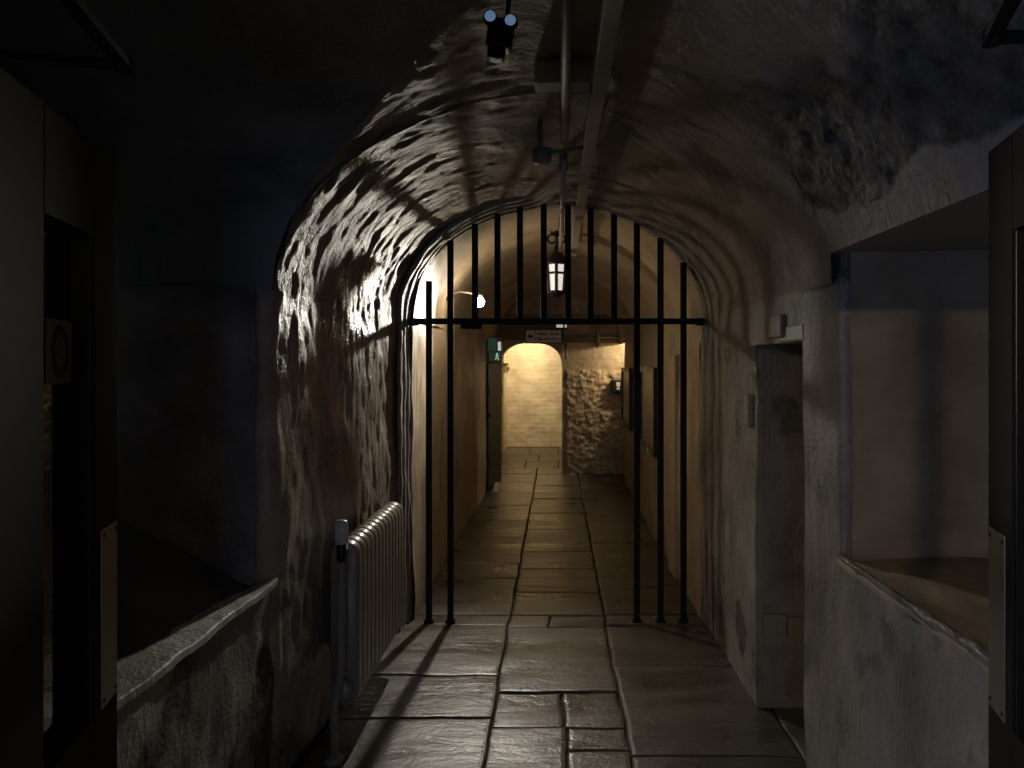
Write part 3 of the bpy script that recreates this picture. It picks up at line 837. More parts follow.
for s in (-1, 1):
    add_torus(bm, (LX + s * 0.034, LY, zt + 0.195), 0.034, 0.009, (0, 1, 0), 14, 6)
    add_torus(bm, (LX + s * 0.022, LY, zt + 0.262), 0.022, 0.008, (0, 1, 0), 12, 6)
add_tube(bm, [(LX, LY, zt + 0.14), (LX, LY, zt + 0.30)], 0.012, 8)
bm_obj('scroll_work', bm, M['lantern'], lan, True)
zc = zt + 0.30
k = 0
while zc < 2.585:
    bm = bmesh.new()
    add_torus(bm, (LX, LY, zc), 0.011, 0.005, (0, 1, 0) if k % 2 else (1, 0, 0), 10, 5, squash=1.5)
    bm_obj('chain_link', bm, M['lantern'], lan, True)
    zc += 0.026; k += 1

# ------------------------------------------------------------------ radiator
rad = thing('radiator', (-0.87, 3.4, 0), 'cream painted column radiator against the flaking wall', 'radiator')
RX0, RX1 = -0.93, -0.815
NS, Y0R, PR_ = 13, 2.985, 0.068
def radiator_section():
    """flat oval column section: ring outline in X-Z with rounded top, thin along Y"""
    prof = []
    zb_, zt_ = 0.19, 0.865
    hw = (RX1 - RX0) / 2; cx = (RX0 + RX1) / 2
    for k in range(9):
        a = math.pi * k / 8
        prof.append((hw * math.cos(a), zt_ - hw * 0.9 + hw * 0.9 * math.sin(a)))
    for k in range(9):
        a = math.pi + math.pi * k / 8
        prof.append((hw * math.cos(a), zb_ + hw * 0.9 + hw * 0.9 * math.sin(a)))
    bm = bmesh.new()
    rings = []
    for (dy, sc) in ((-0.0338, 0.90), (-0.028, 0.975), (-0.014, 1.0), (0.014, 1.0), (0.028, 0.975), (0.0338, 0.90)):
        czz = (zb_ + zt_) / 2
        ring = []
        for (x, z) in prof:
            off = (1 - sc) * hw
            L = math.hypot(x, 0.001)
            zz = z - math.copysign(off, z - czz) if abs(z - czz) > (zt_ - zb_) / 2 - hw else z
            ring.append(bm.verts.new((cx + x * sc, dy, zz)))
        rings.append(ring)
    n = len(prof)
    for i in range(len(rings) - 1):
        for k in range(n):
            bm.faces.new((rings[i][k], rings[i][(k + 1) % n], rings[i + 1][(k + 1) % n], rings[i + 1][k]))
    bm.faces.new(rings[0]); bm.faces.new(rings[-1])
    bmesh.ops.recalc_face_normals(bm, faces=bm.faces)
    me = bpy.data.meshes.new('section'); bm.to_mesh(me); bm.free()
    me.polygons.foreach_set('use_smooth', [True] * len(me.polygons))
    me.materials.append(M['radiator'])
    return me
sec = radiator_section()
for i in range(NS):
    o = bpy.data.objects.new('section', sec)
    o.location = (0, Y0R + i * PR_, 0)
    link(o, rad)
Y1R = Y0R + (NS - 1) * PR_
for z in (0.27, 0.78):
    tube('header_tube', [(-0.872, Y0R - 0.03, z), (-0.872, Y1R + 0.03, z)], 0.036, M['radiator'], rad, 12)
for y in (Y0R + 0.17, Y1R - 0.10):
    box('wall_bracket', -0.955, -0.90, y - 0.012, y + 0.012, 0.24, 0.27, M['radiator'], rad, 0.003)
lathe('end_plug', [(0, -0.075), (0.030, -0.075), (0.040, -0.066), (0.040, -0.03), (0.03, -0.02), (0, -0.02)], (-0.872, Y0R, 0.27), M['radiator'], rad, 14, 'y')
VX, VY = -0.868, Y0R - 0.085
vb = lathe('valve', [(0, 0.795), (0.016, 0.795), (0.02, 0.82), (0.02, 0.865), (0.013, 0.875), (0, 0.875)], (VX, VY, 0), M['screw'], rad, 12)
cap = lathe('valve_cap', [(0, 0.872), (0.022, 0.872), (0.026, 0.88), (0.026, 0.955), (0.022, 0.965), (0, 0.967)], (VX, VY, 0), M['chrome'], None, 14)
cap.parent = vb; 
cap.matrix_parent_inverse = Matrix.Translation(-Vector(rad.location)) @ Matrix.Translation(Vector(rad.location))
nut = lathe('union_nut', [(0, 0.0), (0.018, 0.0), (0.018, 0.06), (0, 0.06)], (VX, VY, 0.845), M['chrome'], rad, 6, 'y', smooth=False)
tube('supply_pipe', [(VX, VY, 0.80), (VX, VY, 0.62), (VX - 0.003, VY, 0.36), (VX - 0.02, VY - 0.004, 0.27), (VX - 0.028, VY - 0.006, 0.20), (VX - 0.028, VY - 0.006, 0.0)], 0.018, M['pipe'], rad, 12)
lathe('floor_collar', [(0, 0), (0.04, 0), (0.036, 0.014), (0.022, 0.02), (0, 0.02)], (VX - 0.028, VY - 0.006, 0), M['pipe'], rad, 14)

# ------------------------------------------------------------------ ceiling services
tk = thing('cable_trunking', (0.13, 3.2, 2.48), 'pale flat cable trunking running along the crown of the vault', 'trunking')
segs = [(0.75, 2.35), (2.352, 4.30), (4.302, 5.9)]
for i, (a, b) in enumerate(segs):
    dx = -0.0035 * i
    bm = bmesh.new()
    add_box(bm, 0.113 + dx, 0.163 + dx, a, b, 2.475, 2.52, 0.003)
    bm_obj('trunking_length', bm, M['conduit'], tk)
for y in (1.35, 2.9, 3.9, 5.2):
    box('hanger', 0.128, 0.146, y - 0.012, y + 0.012, 2.518, 2.63, M['conduit'], tk, 0.002)
cdt = thing('ceiling_conduit', (0.03, 2.4, 2.5), 'brown painted conduit beside the trunking broken by a short gap', 'conduit')
tube('conduit_length', [(0.024, 0.75, 2.505), (0.026, 2.0, 2.503), (0.03, 2.93, 2.50)], 0.016, M['dustypipe'], cdt, 10)
tube('conduit_length', [(0.032, 3.22, 2.50), (0.03, 4.3, 2.50), (0.028, 5.9, 2.50)], 0.013, M['conduit'], cdt, 10)
for y in (1.5, 2.75, 3.4, 5.0):
    box('saddle_clip', 0.01, 0.05, y - 0.01, y + 0.01, 2.505, 2.63, M['dustypipe'], cdt, 0.002)
bt = thing('timber_batten', (0.02, 2.42, 2.52), 'short timber block fixed across the vault crown behind the conduit', 'batten')
box('block', -0.072, 0.108, 2.36, 2.45, 2.52, 2.595, M['wood'], bt, 0.006)
box('end_grain', -0.074, -0.070, 2.362, 2.448, 2.522, 2.593, M['wood'], bt, 0.0)
jb = thing('junction_box', (-0.06, 2.95, 2.49), 'round conduit box with a short arm fixed to the trunking', 'junction box')
JX, JY, JZ = -0.062, 2.98, 2.455
lathe('round_box', [(0, -0.03), (0.030, -0.03), (0.038, -0.022), (0.040, 0.0), (0.040, 0.028), (0.03, 0.034), (0, 0.034)], (JX, JY, JZ), M['dustypipe'], jb, 18)
tube('arm', [(JX + 0.03, JY, JZ + 0.016), (0.02, JY + 0.005, JZ + 0.023), (0.108, JY + 0.02, JZ + 0.042)], 0.0095, M['dustypipe'], jb, 8)
tube('stub', [(JX - 0.005, JY, JZ + 0.03), (JX - 0.008, JY, JZ + 0.08), (JX - 0.008, JY, JZ + 0.16)], 0.0105, M['dustypipe'], jb, 8)
lathe('cover_screw', [(0, -0.034), (0.006, -0.034), (0.006, -0.028), (0, -0.028)], (JX + 0.012, JY - 0.01, JZ), M['chrome'], jb, 8)

# hanging twin emergency light near the camera
EX, EY, EZ = -0.142, 1.80, 2.42
em = thing('twin_spotlight', (EX, EY, EZ), 'small black hanging light unit with two lamp heads whose blue glint is put in as glow near the vault', 'light')
tube('stem', [(EX + 0.018, EY, EZ + 0.05), (EX + 0.034, EY, EZ + 0.20)], 0.006, M['black'], em, 8)
bm = bmesh.new()
add_box(bm, -0.032, 0.032, -0.022, 0.022, -0.037, 0.035, 0.008)
add_box(bm, -0.024, 0.018, -0.018, 0.018, -0.064, -0.03, 0.006)
for v in bm.verts:
    v.co = Matrix.Rotation(math.radians(8), 3, 'Y') @ v.co + Vector((EX, EY, EZ))
bm_obj('housing', bm, M['black'], em)
M['lens'] = emit_mat('lens_blue_glint', (0.35, 0.6, 1.0), 0.22)  # faint blue glow puts reflected daylight into the lens colour
for dx, dz in ((-0.023, 0.036), (0.027, 0.026)):
    h = lathe('lamp_head', [(0, 0.012), (0.014, 0.012), (0.018, 0.0), (0.0175, -0.018), (0.012, -0.02), (0, -0.02)], (EX + dx, EY - 0.004, EZ + dz), M['black'], em, 14, 'y')
    l = lathe('lens', [(0, -0.03), (0.008, -0.028), (0.014, -0.0205), (0, -0.0202)], (EX + dx, EY - 0.004, EZ + dz), M['lens'], None, 14, 'y')
    l.parent = h
lathe('indicator', [(0, -0.003), (0.003, -0.003), (0.003, 0), (0, 0)], (EX - 0.006, EY - 0.012, EZ - 0.064), M['white'], em, 8)

# ------------------------------------------------------------------ signs and fittings at the far end
def fp(u, v, Y): return ((u - 557) * Y / F, 1.6 - (v - 363) * Y / F)
SY = 10.30
sg = thing('direction_sign', (fp(543.5, 336, SY)[0], SY, fp(543.5, 336, SY)[1]), 'white hanging sign with a red edge pointing to toilets, shop, cafe and exit', 'sign')
x0, z1 = fp(525, 329.2, SY); x1, z0 = fp(562, 343.5, SY)
box('sign_edge', x0, x1, SY - 0.004, SY + 0.014, z0, z1, M['signred'], sg, 0.003)
box('sign_face', x0 + 0.016, x1 - 0.016, SY - 0.008, SY, z0 + 0.016, z1 - 0.016, M['sign'], sg, 0.001)
tx = x0 + 0.135
for words, dz_ in ((('Toilets,', 'Shop'), 0.038), (('Café', 'and', 'Exit'), -0.038)):
    cur = tx
    for wd in words:
        o = text_obj('lettering', wd, 0.066, (cur, SY - 0.0095, (z0 + z1) / 2 + dz_), (math.pi / 2, 0, 0), M['ink'], sg, bold=0.0012, align='LEFT')
        cur += max(v.co.x for v in o.data.vertices) + 0.02
ax_, az_ = x0 + 0.032, (z0 + z1) / 2
mesh_obj('arrow', [(ax_, SY - 0.010, az_), (ax_ + 0.045, SY - 0.010, az_ + 0.036), (ax_ + 0.045, SY - 0.010, az_ + 0.016), (ax_ + 0.085, SY - 0.010, az_ + 0.016), (ax_ + 0.085, SY - 0.010, az_ - 0.016), (ax_ + 0.045, SY - 0.010, az_ - 0.016), (ax_ + 0.045, SY - 0.010, az_ - 0.036)]
         + [(ax_, SY - 0.007, az_), (ax_ + 0.045, SY - 0.007, az_ + 0.036), (ax_ + 0.045, SY - 0.007, az_ + 0.016), (ax_ + 0.085, SY - 0.007, az_ + 0.016), (ax_ + 0.085, SY - 0.007, az_ - 0.016), (ax_ + 0.045, SY - 0.007, az_ - 0.016), (ax_ + 0.045, SY - 0.007, az_ - 0.036)],
         [(0, 1, 2, 3, 4, 5, 6), (13, 12, 11, 10, 9, 8, 7)] + [(i, (i + 1) % 7, (i + 1) % 7 + 7, i + 7) for i in range(7)], M['ink'], sg)
for x in (x0 + 0.10, x1 - 0.20):
    box('mounting_block', x - 0.015, x + 0.015, SY + 0.013, 10.362, z0 + 0.05, z1 - 0.05, M['ink'], sg, 0.002)

sm = thing('sensor_unit', (fp(561.5, 327, 10.2)[0], 10.2, fp(0, 327, 10.2)[1]), 'small white and black fitting just over the direction sign', 'fitting')
a, c = fp(556, 323.5, 10.2); b, d = fp(567, 329.0, 10.2)
box('housing', a, b, 10.19, 10.40, d, c, M['black'], sm, 0.004)
M['litwhite'] = emit_mat('lit_white_cover', (1, 0.95, 0.88), 0.35)
box('cover', a + 0.004, a + 0.10, 10.182, 10.192, d + 0.02, c - 0.005, M['litwhite'], sm, 0.003)
box('cover', b - 0.032, b - 0.004, 10.182, 10.192, d + 0.02, c - 0.005, M['litwhite'], sm, 0.003)

# exit lamp box over the green door
ex = thing('exit_light', (-0.80, 8.95, 1.62), 'small green and white emergency exit lamp box over the low green door', 'exit sign')
ea, ec = fp(491.5, 337, 8.95); eb, ed = fp(502, 362, 8.95)
box('housing', ea - 0.05, eb, 8.94, 9.02, ed, ec, M['blackframe'], ex, 0.004)
M['exitgreen'] = simple('exit_green', (0.02, 0.09, 0.055), 0.3, emit=(0.08, 0.3, 0.2), es=0.06)
M['exitwhite'] = emit_mat('exit_white', (0.85, 1.0, 0.92), 0.45)
box('green_panel', ea - 0.03, eb - 0.008, 8.934, 8.942, ed + 0.01, ed + 0.12, M['exitgreen'], ex, 0.002)
box('green_panel', ea - 0.045, ea + 0.06, 8.934, 8.942, ed + 0.13, ec - 0.01, M['exitgreen'], ex, 0.002)
box('lamp_tube', eb - 0.05, eb - 0.012, 8.926, 8.942, ed + 0.14, ec - 0.06, M['exitwhite'], ex, 0.003)
fig = bmesh.new()
fx, fz = eb - 0.06, ed + 0.065
bmesh.ops.create_circle(fig, cap_ends=True, radius=0.011, segments=10, matrix=Matrix.Translation((fx, 8.9325, fz + 0.036)) @ Matrix.Rotation(math.pi / 2, 4, 'X'))
for (p, q) in (((0, 0.022), (-0.006, -0.008)), ((-0.006, -0.008), (0.018, -0.022)), ((0.018, -0.022), (0.016, -0.042)), ((-0.006, -0.008), (-0.022, -0.036)), ((0, 0.018), (0.022, 0.006)), ((0, 0.018), (-0.02, 0.008))):
    add_tube(fig, [(fx + p[0], 8.932, fz + p[1]), (fx + q[0], 8.932, fz + q[1])], 0.005, 6)
bm_obj('running_figure', fig, M['exitwhite'], ex)

# low green door standing open
gd = thing('door_4', (-0.87, 8.95, 0), 'low dark green door standing open against the corridor side', 'door', kind='structure')
bm = bmesh.new()
add_box(bm, 0, 0.72, -0.022, 0.022, 0.015, 1.60, 0.004)
dv = Vector((-0.78 + 0.885, 9.65 - 8.95, 0)); ang = math.atan2(dv.y, dv.x)
for v in bm.verts: v.co = Matrix.Rotation(ang, 3, 'Z') @ v.co + Vector((-0.872, 8.95, 0))
bm_obj('leaf', bm, M['greendoor'], gd)
for zz in (0.35, 1.25):
    bm = bmesh.new(); add_box(bm, 0.02, 0.70, -0.032, -0.02, zz - 0.06, zz + 0.06, 0.003)
    for v in bm.verts: v.co = Matrix.Rotation(ang, 3, 'Z') @ v.co + Vector((-0.872, 8.95, 0))
    bm_obj('ledge_board', bm, M['greendoor'], gd)
lathe('door_knob', [(0, -0.06), (0.022, -0.055), (0.026, -0.04), (0.01, -0.025), (0.01, 0.0), (0, 0.0)], (-0.84, 8.945, 0.95), M['ink'], gd, 12, 'y')
bm = bmesh.new(); add_box(bm, -0.92, -0.875, 8.90, 8.99, 0, 1.62, 0.004); bm_obj('door_post', bm, M['blackframe'], gd)

# white wedge on the floor at the door
wg = bmesh.new()
wv = [(-0.80, 8.93, 0.002), (-0.735, 8.93, 0.002), (-0.735, 9.25, 0.002), (-0.80, 9.25, 0.002), (-0.80, 9.25, 0.07), (-0.735, 9.25, 0.07)]
we = mesh_obj('door_wedge', wv, [(0, 3, 2, 1), (0, 1, 5, 4), (0, 4, 3), (1, 2, 5), (3, 4, 5, 2)], M['paper'])
wg.free()
tag(we, 'pale wooden wedge on the floor under the low green door', 'door wedge')

# framed notices on the right corridor wall
def notice(y0, y1, z0, z1, fm, sheet, label, clips):
    t = thing('framed_notice', (0.88, (y0 + y1) / 2, z0), label, 'notice board', 'framed notices on the corridor wall')
    xw, xf = 0.912, 0.845
    bw = 0.05
    box('frame_rail', xf, xw, y0, y1, z1 - bw, z1, fm, t, 0.004)
    box('frame_rail', xf, xw, y0, y1, z0, z0 + bw, fm, t, 0.004)
    box('frame_stile', xf, xw, y0, y0 + bw, z0 + bw, z1 - bw, fm, t, 0.004)
    box('frame_stile', xf, xw, y1 - bw, y1, z0 + bw, z1 - bw, fm, t, 0.004)
    box('sheet', xf + 0.02, xw, y0 + bw, y1 - bw, z0 + bw, z1 - bw, sheet, t, 0.0)
    for (cy, cz) in clips:
        box('clip', xf - 0.006, xf + 0.006, cy - 0.05, cy + 0.05, cz - 0.02, cz + 0.02, M['white'], t, 0.003)
    return t
notice(6.30, 7.45, 0.77, 1.56, M['blackframe'], M['notice'], 'larger black framed notice on the corridor wall nearer the gate', [(6.8, 1.55), (7.3, 1.54), (6.7, 0.79)])
notice(8.45, 9.50, 0.80, 1.54, M['frame'], M['notice2'], 'smaller brown framed notice on the corridor wall near the rubble wall', [(9.3, 0.82)])

# pictogram plate on rubble wall
pg = thing('pictogram_plate', (0.86, 10.28, 1.2), 'black square plate with a white standing figure on the rubble wall', 'sign')
a, c = fp(612.5, 380.5, 10.27); b, d = fp(622, 391.5, 10.27)
box('plate', a, b, 10.265, 10.285, d, c, M['ink'], pg, 0.003)
cx_, cz_ = (a + b) / 2 + 0.012, (c + d) / 2
bm = bmesh.new()
add_box(bm, cx_ - 0.028, cx_ + 0.028, 10.258, 10.264, cz_ + 0.0, cz_ + 0.055, 0.004)
add_box(bm, cx_ - 0.014, cx_ + 0.014, 10.258, 10.264, cz_ - 0.03, cz_ + 0.002, 0.003)
add_box(bm, cx_ - 0.024, cx_ + 0.024, 10.258, 10.264, cz_ - 0.055, cz_ - 0.03, 0.003)
bm_obj('white_figure', bm, M['white'], pg)
box('backing_board', a - 0.01, b + 0.01, 10.285, 10.40, d - 0.03, c + 0.005, M['blackframe'], pg, 0.004)

# pipes on the far end wall
pp = thing('wall_pipes', (0.5, 10.33, 1.9), 'painted pipes crossing the far end wall over the rubble stones', 'pipe')
za = fp(0, 337, 10.33)[1]; zb2 = fp(0, 331, 10.33)[1]
tube('long_pipe', [(0.07, 10.33, za), (1.3, 10.33, za)], 0.022, M['pipe'], pp, 10)
tube('upper_pipe', [(-0.85, 10.36, fp(0, 316, 10.36)[1]), (0.9, 10.36, fp(0, 316, 10.36)[1])], 0.02, M['pipe'], pp, 10)
xv = fp(598, 0, 10.32)[0]
tube('drop_pipe', [(xv, 10.32, fp(0, 316, 10.32)[1]), (xv, 10.32, fp(0, 346, 10.32)[1])], 0.026, M['pipe'], pp, 10)
lathe('pipe_end', [(0, -0.02), (0.034, -0.02), (0.034, 0.03), (0, 0.03)], (xv, 10.32, fp(0, 346, 10.32)[1]), M['pipe'], pp, 12)
tube('short_drop', [(fp(566, 0, 10.34)[0], 10.34, za - 0.1), (fp(566, 0, 10.34)[0], 10.34, za - 0.32)], 0.018, M['pipe'], pp, 8)
tag(box('trim_8', DX1 + 0.005, 0.92, 10.355, 10.42, fp(0, 343, 10.35)[1], fp(0, 339.5, 10.35)[1], M['brown'], None, 0.003), 'brown board under the pipes on the far end wall', 'trim', kind='structure')
tag(box('trim_9', -0.9, 0.10, 10.362, 10.42, 1.93, 2.24, M['brown'], None, 0.003), 'brown sheet over the far arched doorway, shadow of the wall put in as colour', 'trim', kind='structure')  # brown sheet stands for the shaded wall over the doorway

# ------------------------------------------------------------------ small stones and iron in the right wall
bs = box('stone', 0.912, 0.96, 2.94, 3.16, 1.705, 1.80, M['brick'], wr2, 0.008)
hb = box('hinge_block', 0.905, 0.95, 3.42, 3.50, 1.30, 1.45, M['brick'], wr, 0.008)
for i, (ya, yb, za_, zb_) in enumerate([(0.95, 1.06, 0.34, 0.44), (1.065, 1.20, 0.33, 0.43), (1.205, 1.32, 0.345, 0.44)]):
    box('brick', ya, yb, 3.318, 3.36, za_, zb_, M['brick'], wr, 0.008)

# ------------------------------------------------------------------ double doors
def door(name, hinge, tip, face, label):
    """leaf in local coordinates: x from hinge to tip, y thickness, camera side face is +y * face"""
    h = Vector(hinge); t = Vector(tip)
    L = (t - h).length
    e = bpy.data.objects.new(name, None)
    e.location = (h.x, h.y, 0)
    e.rotation_euler = (0, 0, math.atan2(t.y - h.y, t.x - h.x))
    COL.objects.link(e)
    tag(e, label, 'door', kind='structure')
    I = Matrix.Identity(4)
    def part(nm, x0, x1, y0, y1, z0, z1, mat, bev=0.003, par=None):
        bm = bmesh.new(); add_box(bm, x0, x1, min(y0, y1), max(y0, y1), z0, z1, bev)
        bmesh.ops.recalc_face_normals(bm, faces=bm.faces)
        me = bpy.data.meshes.new(nm); bm.to_mesh(me); bm.free(); me.materials.append(mat)
        o = bpy.data.objects.new(nm, me); COL.objects.link(o); o.parent = par or e
        return o
    T = 0.05; f = face
    y0, y1 = 0.0, -f * T           # +y*face side is the visible face at y=0
    ZT, Z0_, Z1_ = 2.01, 0.945, 1.835
    part('lock_stile', L - 0.125, L, y0, y1, 0.01, ZT, M['door'])
    part('hinge_stile', 0, L - 0.335, y0, y1, 0.01, ZT, M['door'])
    part('top_rail', L - 0.335, L - 0.125, y0, y1, Z1_, ZT, M['door'])
    part('bottom_rail', L - 0.335, L - 0.125, y0, y1, 0.01, Z0_, M['door'])
    g = part('vision_glass', L - 0.335, L - 0.125, -f * 0.034, -f * 0.040, Z0_, Z1_, M['glass'], 0)
    part('glazing_bead', L - 0.135, L - 0.1245, -f * 0.004, -f * 0.034, Z0_, Z1_, M['black'], 0)
    pt = part('finger_plate', L - 0.095, L - 0.012, f * 0.0, f * 0.003, 0.945, 1.285, M['steel'], 0.001)
    for sx in (L - 0.085, L - 0.022):
        for sz in (0.958, 1.272):
            bm = bmesh.new()
            add_tube(bm, [(sx, f * 0.0025, sz), (sx, f * 0.005, sz)], 0.0045, 8)
            bmesh.ops.recalc_face_normals(bm, faces=bm.faces)
            me = bpy.data.meshes.new('screw'); bm.to_mesh(me); bm.free(); me.materials.append(M['screw'])
            o = bpy.data.objects.new('screw', me); COL.objects.link(o); o.parent = pt
    cl = part('closer_body', L - 0.42, L - 0.18, -f * T, -f * (T + 0.05), 1.90, 1.965, M['black'])
    return e, L, part
dl, LL, partl = door('door_1', (-0.69, 0.69), (-0.885, 1.45), -1, 'open dark door leaf with a narrow glass slot in front of the window niche')
dr, LR, partr = door('door_2', (0.665, 0.69), (0.838, 1.40), 1, 'open dark door leaf cut by the picture edge in front of the deep niche')

def closer_arm(par, pts, label):
    bm = bmesh.new()
    for p, q in zip(pts[:-1], pts[1:]):
        p, q = Vector(p), Vector(q)
        d = (q - p).normalized(); s = Vector((-d.y, d.x, 0)) * 0.011
        vs_ = [p + s - d * 0.01, p - s - d * 0.01, q - s + d * 0.01, q + s + d * 0.01]
        lo = [bm.verts.new(v + Vector((0, 0, -0.006))) for v in vs_]; hi = [bm.verts.new(v + Vector((0, 0, 0.006))) for v in vs_]
        bm.faces.new(lo[::-1]); bm.faces.new(hi)
        for i in range(4): bm.faces.new((lo[i], lo[(i + 1) % 4], hi[(i + 1) % 4], hi[i]))
    a, b = Vector(pts[0]), Vector(pts[-1])
    add_tube(bm, [a + Vector((0, 0, 0.008)), Vector((a.x, a.y, 1.96))], 0.009, 8)
    add_tube(bm, [Vector(pts[1]) + Vector((0, 0, 0.012)), Vector(pts[1]) - Vector((0, 0, 0.012))], 0.014, 10)
    bmesh.ops.recalc_face_normals(bm, faces=bm.faces)
    me = bpy.data.meshes.new('closer_arm'); bm.to_mesh(me); bm.free(); me.materials.append(M['black'])
    o = bpy.data.objects.new('closer_arm', me); COL.objects.link(o)
    o.parent = par
    o.matrix_parent_inverse = (Matrix.Translation(par.location) @ par.rotation_euler.to_matrix().to_4x4()).inverted()
closer_arm(dl, [(-0.915, 1.175, 2.1), (-0.725, 1.205, 2.1), (-0.60, 0.712, 2.1)], '')
closer_arm(dr, [(0.86, 1.10, 2.1), (0.668, 1.105, 2.1), (0.52, 0.712, 2.1)], '')

# notice card hung on the left vision glass
def card():
    x0, x1, z0, z1 = LL - 0.258, LL - 0.145, 1.565, 1.675
    x0 = LL - 0.245
    yy = 0.0
    c = partl('notice_card', x0, x1, 0.030, 0.033, z0, z1, M['card'], 0)
    for (sx, sz, y, mt, nm) in ((0.036, 0.047, 0.029, 'cardoval', 'oval_print'), (0.022, 0.030, 0.0283, 'cardtan', 'picture_print')):
        bm = bmesh.new()
        ring = [(( x0 + x1) / 2 + sx * math.cos(k * math.pi / 12), (z0 + z1) / 2 + sz * math.sin(k * math.pi / 12)) for k in range(24)]
        f_ = [bm.verts.new((p, y, q)) for p, q in ring]; g_ = [bm.verts.new((p, y + 0.001, q)) for p, q in ring]
        bm.faces.new(f_); bm.faces.new(g_[::-1])
        for i in range(24): bm.faces.new((f_[i], f_[(i + 1) % 24], g_[(i + 1) % 24], g_[i]))
        bmesh.ops.recalc_face_normals(bm, faces=bm.faces)
        me = bpy.data.meshes.new(nm); bm.to_mesh(me); bm.free(); me.materials.append(M[mt])
        o = bpy.data.objects.new(nm, me); COL.objects.link(o); o.parent = c
card()

# ------------------------------------------------------------------ things in the window niche seen through the slot
win = thing('window_1', (-1.79, 2.1, 1.75), 'small leaded casement seen through the slot of the door leaf', 'window', kind='structure')
M['dusk'] = emit_mat('dusk_glass', (0.55, 0.75, 0.9), 0.05)
WY0, WY1, WZ0, WZ1 = 1.75, 2.60, 1.62, 2.14
for i in range(4):
    for j in range(4):
        a = WY0 + (WY1 - WY0) * i / 4; b = WY0 + (WY1 - WY0) * (i + 1) / 4
        c = WZ0 + (WZ1 - WZ0) * j / 4; d = WZ0 + (WZ1 - WZ0) * (j + 1) / 4
        box('pane', -1.802, -1.794, a + 0.01, b - 0.01, c + 0.01, d - 0.01, M['dusk'], win, 0)
for i in range(5):
    y = WY0 + (WY1 - WY0) * i / 4
    box('glazing_bar', -1.81, -1.78, y - 0.012, y + 0.012, WZ0, WZ1, M['ink'], win, 0)
for j in range(5):
    z = WZ0 + (WZ1 - WZ0) * j / 4
    box('glazing_bar', -1.81, -1.78, WY0, WY1, z - 0.012, z + 0.012, M['ink'], win, 0)

ls = thing('lit_sign', (-1.80, 2.50, 1.28), 'small dark sign with glowing blue letters seen through the slot of the door leaf', 'sign')
box('sign_panel', -1.81, -1.785, 2.44, 2.57, 1.27, 1.53, M['ink'], ls, 0.003)
box('sign_border', -1.81, -1.780, 2.565, 2.58, 1.27, 1.53, M['card'], ls, 0.001)
M['bluelet'] = emit_mat('blue_letters', (0.35, 0.6, 1.0), 1.0)
for ch, yy, zz in (('I', 2.492, 1.385), ('E', 2.52, 1.385), ('A', 2.51, 1.325)):
    text_obj('letter', ch, 0.05, (-1.783, yy, zz), (math.pi / 2, 0, math.pi / 2), M['bluelet'], ls, bold=0.001)
bm = bmesh.new()
bmesh.ops.create_icosphere(bm, subdivisions=2, radius=1.0)
for v in bm.verts: v.co = Vector((-1.783 + v.co.x * 0.003, 2.50 + v.co.y * 0.02, 1.465 + v.co.z * 0.022))
bm_obj('emblem', bm, M['bluelet'], ls, True)

# ------------------------------------------------------------------ lamps, added fill and shadow casters out of sight: far room, side passage, entrance room
def spot(name, loc, target, power, col, size, blend, rad, parent):
    l = bpy.data.lights.new(name, 'SPOT'); l.energy = power; l.color = col; l.spot_size = math.radians(size); l.spot_blend = blend; l.shadow_soft_size = rad
    o = bpy.data.objects.new(name, l); o.location = loc
    o.rotation_euler = (Vector(target) - Vector(loc)).to_track_quat('-Z', 'Y').to_euler()
    return link(o, parent)
def point(name, loc, power, col, rad, parent):
    l = bpy.data.lights.new(name, 'POINT'); l.energy = power; l.color = col; l.shadow_soft_size = rad
    o = bpy.data.objects.new(name, l); o.location = loc
    return link(o, parent)
WARM = (1.0, 0.79, 0.50)
fl = thing('ceiling_spot', (-0.45, 12.7, 2.38), 'ceiling spot washing the back wall of the far room', 'lamp')
lathe('spot_body', [(0.03, -0.02), (0.045, -0.02), (0.045, 0.08), (0.02, 0.09), (0, 0.09)], (-0.45, 12.7, 2.31), M['black'], fl, 16)
spot('spot_light', (-0.45, 12.7, 2.27), (-0.58, 13.7, 1.35), P_FAR, WARM, 120, 1.0, 0.05, fl)
cb = thing('passage_blocker', (1.3, 10.05, 0), 'low cupboard shape added out of sight in the side passage to shade the rubble wall', 'blocker')  # unseen box added to cast the diagonal shadow on the rubble wall
box('carcass', 1.0, 1.62, 9.76, 10.34, 0.06, 1.30, M['frame'], cb, 0.006)
box('plinth', 1.02, 1.60, 9.78, 10.33, 0.0, 0.06, M['frame'], cb, 0.003)
box('top_board', 0.995, 1.63, 9.75, 10.345, 1.30, 1.325, M['frame'], cb, 0.004)
sl = thing('passage_lamp', (1.25, 10.0, 2.0), 'lamp in the side passage lighting the rubble wall', 'lamp')
lathe('lamp_back', [(0, 0), (0.05, 0), (0.05, 0.03), (0, 0.03)], (1.25, 10.0, 2.08), M['white'], sl, 16)
point('lamp_light', (1.26, 9.98, 1.92), P_SIDE, WARM, 0.03, sl)
rl = thing('room_lamp', (-1.35, -1.5, 2.3), 'warm lamp in the entrance room behind the double doors', 'lamp')
lathe('lamp_shade', [(0.03, 0.06), (0.09, 0.0), (0.092, 0.0), (0.034, 0.066), (0, 0.066)], (-1.35, -1.5, 2.36), M['white'], rl, 16)
point('lamp_light', (-1.35, -1.5, 2.28), P_ROOM, (1.0, 0.78, 0.52), 0.012, rl)

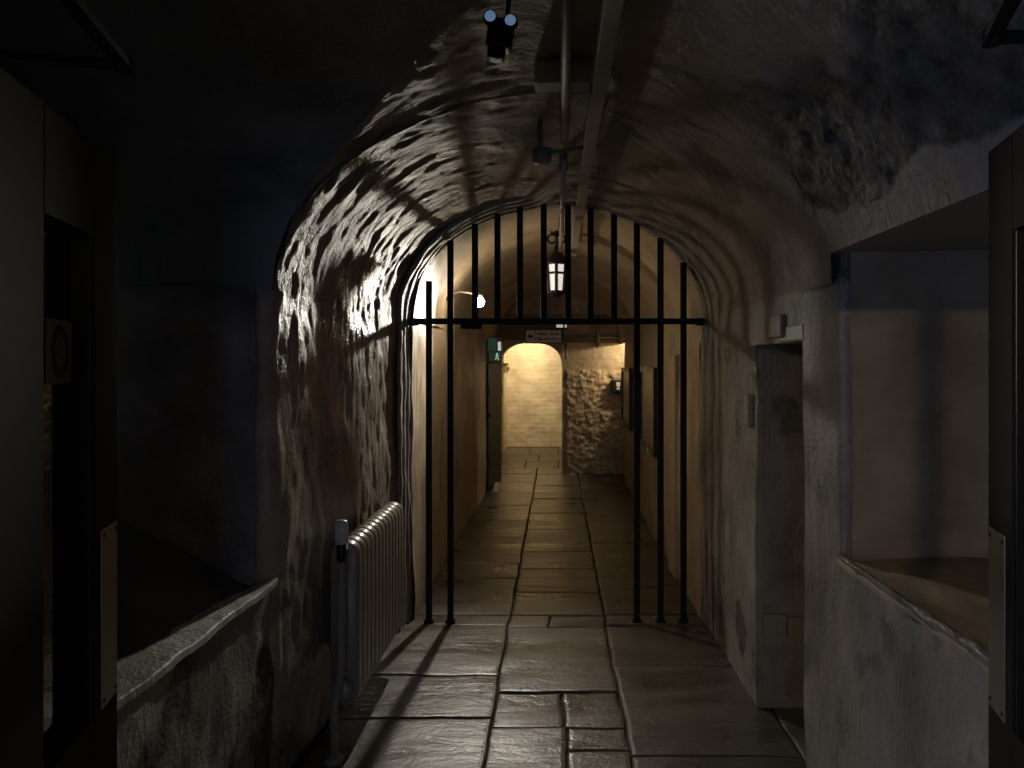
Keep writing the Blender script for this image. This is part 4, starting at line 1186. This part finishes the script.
rl2 = thing('fill_room_lamp', (1.35, -1.6, 2.3), 'second warm lamp added as unseen fill in the entrance room', 'lamp')  # unseen lamp added as warm fill for the left wall
lathe('lamp_shade', [(0.03, 0.06), (0.09, 0.0), (0.092, 0.0), (0.034, 0.066), (0, 0.066)], (1.35, -1.6, 2.30), M['white'], rl2, 16)
point('lamp_light', (1.35, -1.6, 2.22), P_ROOMFILL, (1.0, 0.66, 0.40), 0.05, rl2)
ps = thing('shadow_post', (-0.552, -0.3, 0), 'slim unseen post added in the entrance room to cast a band into the deep niche', 'post')  # unseen pole added to cast the upright shadow band in the deep niche
tube('pole', [(-0.552, -0.3, 0.0), (-0.552, -0.3, 2.75)], 0.0125, M['steel'], ps, 10)
lathe('foot_flange', [(0, 0), (0.05, 0), (0.05, 0.008), (0.02, 0.012), (0, 0.012)], (-0.552, -0.3, 0.0), M['steel'], ps, 14)
sw = thing('fill_window_side', (-1.88, -0.8, 0.7), 'unseen window shape added in the entrance room side wall for its blue evening light', 'window', kind='structure')  # unseen glowing panes added to throw blue on the right wall
M['fill2'] = emit_mat('blue_fill_side_panes', (0.32, 0.5, 1.0), P_SIDEFILL)
for y in (-1.2, -0.78):
    box('pane', -1.885, -1.875, y, y + 0.38, 0.72, 1.42, M['fill2'], sw, 0)
for y in (-1.24, -0.82, -0.40):
    box('window_bar', -1.895, -1.85, y, y + 0.04, 0.68, 1.46, M['white'], sw, 0.003)
for z in (0.68, 1.42):
    box('window_rail', -1.895, -1.85, -1.24, -0.36, z, z + 0.04, M['white'], sw, 0.003)
rw = thing('fill_window_back', (0.0, -2.88, 1.3), 'unseen window shape added behind the camera for its blue evening light', 'window', kind='structure')  # unseen glowing panes added to send blue light through the doorway
M['fill'] = emit_mat('blue_fill_panes', (0.32, 0.52, 1.0), P_BACKFILL)
for x in (-0.48, 0.02):
    box('pane', x, x + 0.46, -2.88, -2.87, 0.85, 1.75, M['fill'], rw, 0)
for x in (-0.52, -0.02, 0.48):
    box('window_bar', x, x + 0.04, -2.895, -2.85, 0.80, 1.80, M['white'], rw, 0.003)
for z in (0.81, 1.75):
    box('window_rail', -0.52, 0.52, -2.895, -2.85, z, z + 0.04, M['white'], rw, 0.003)
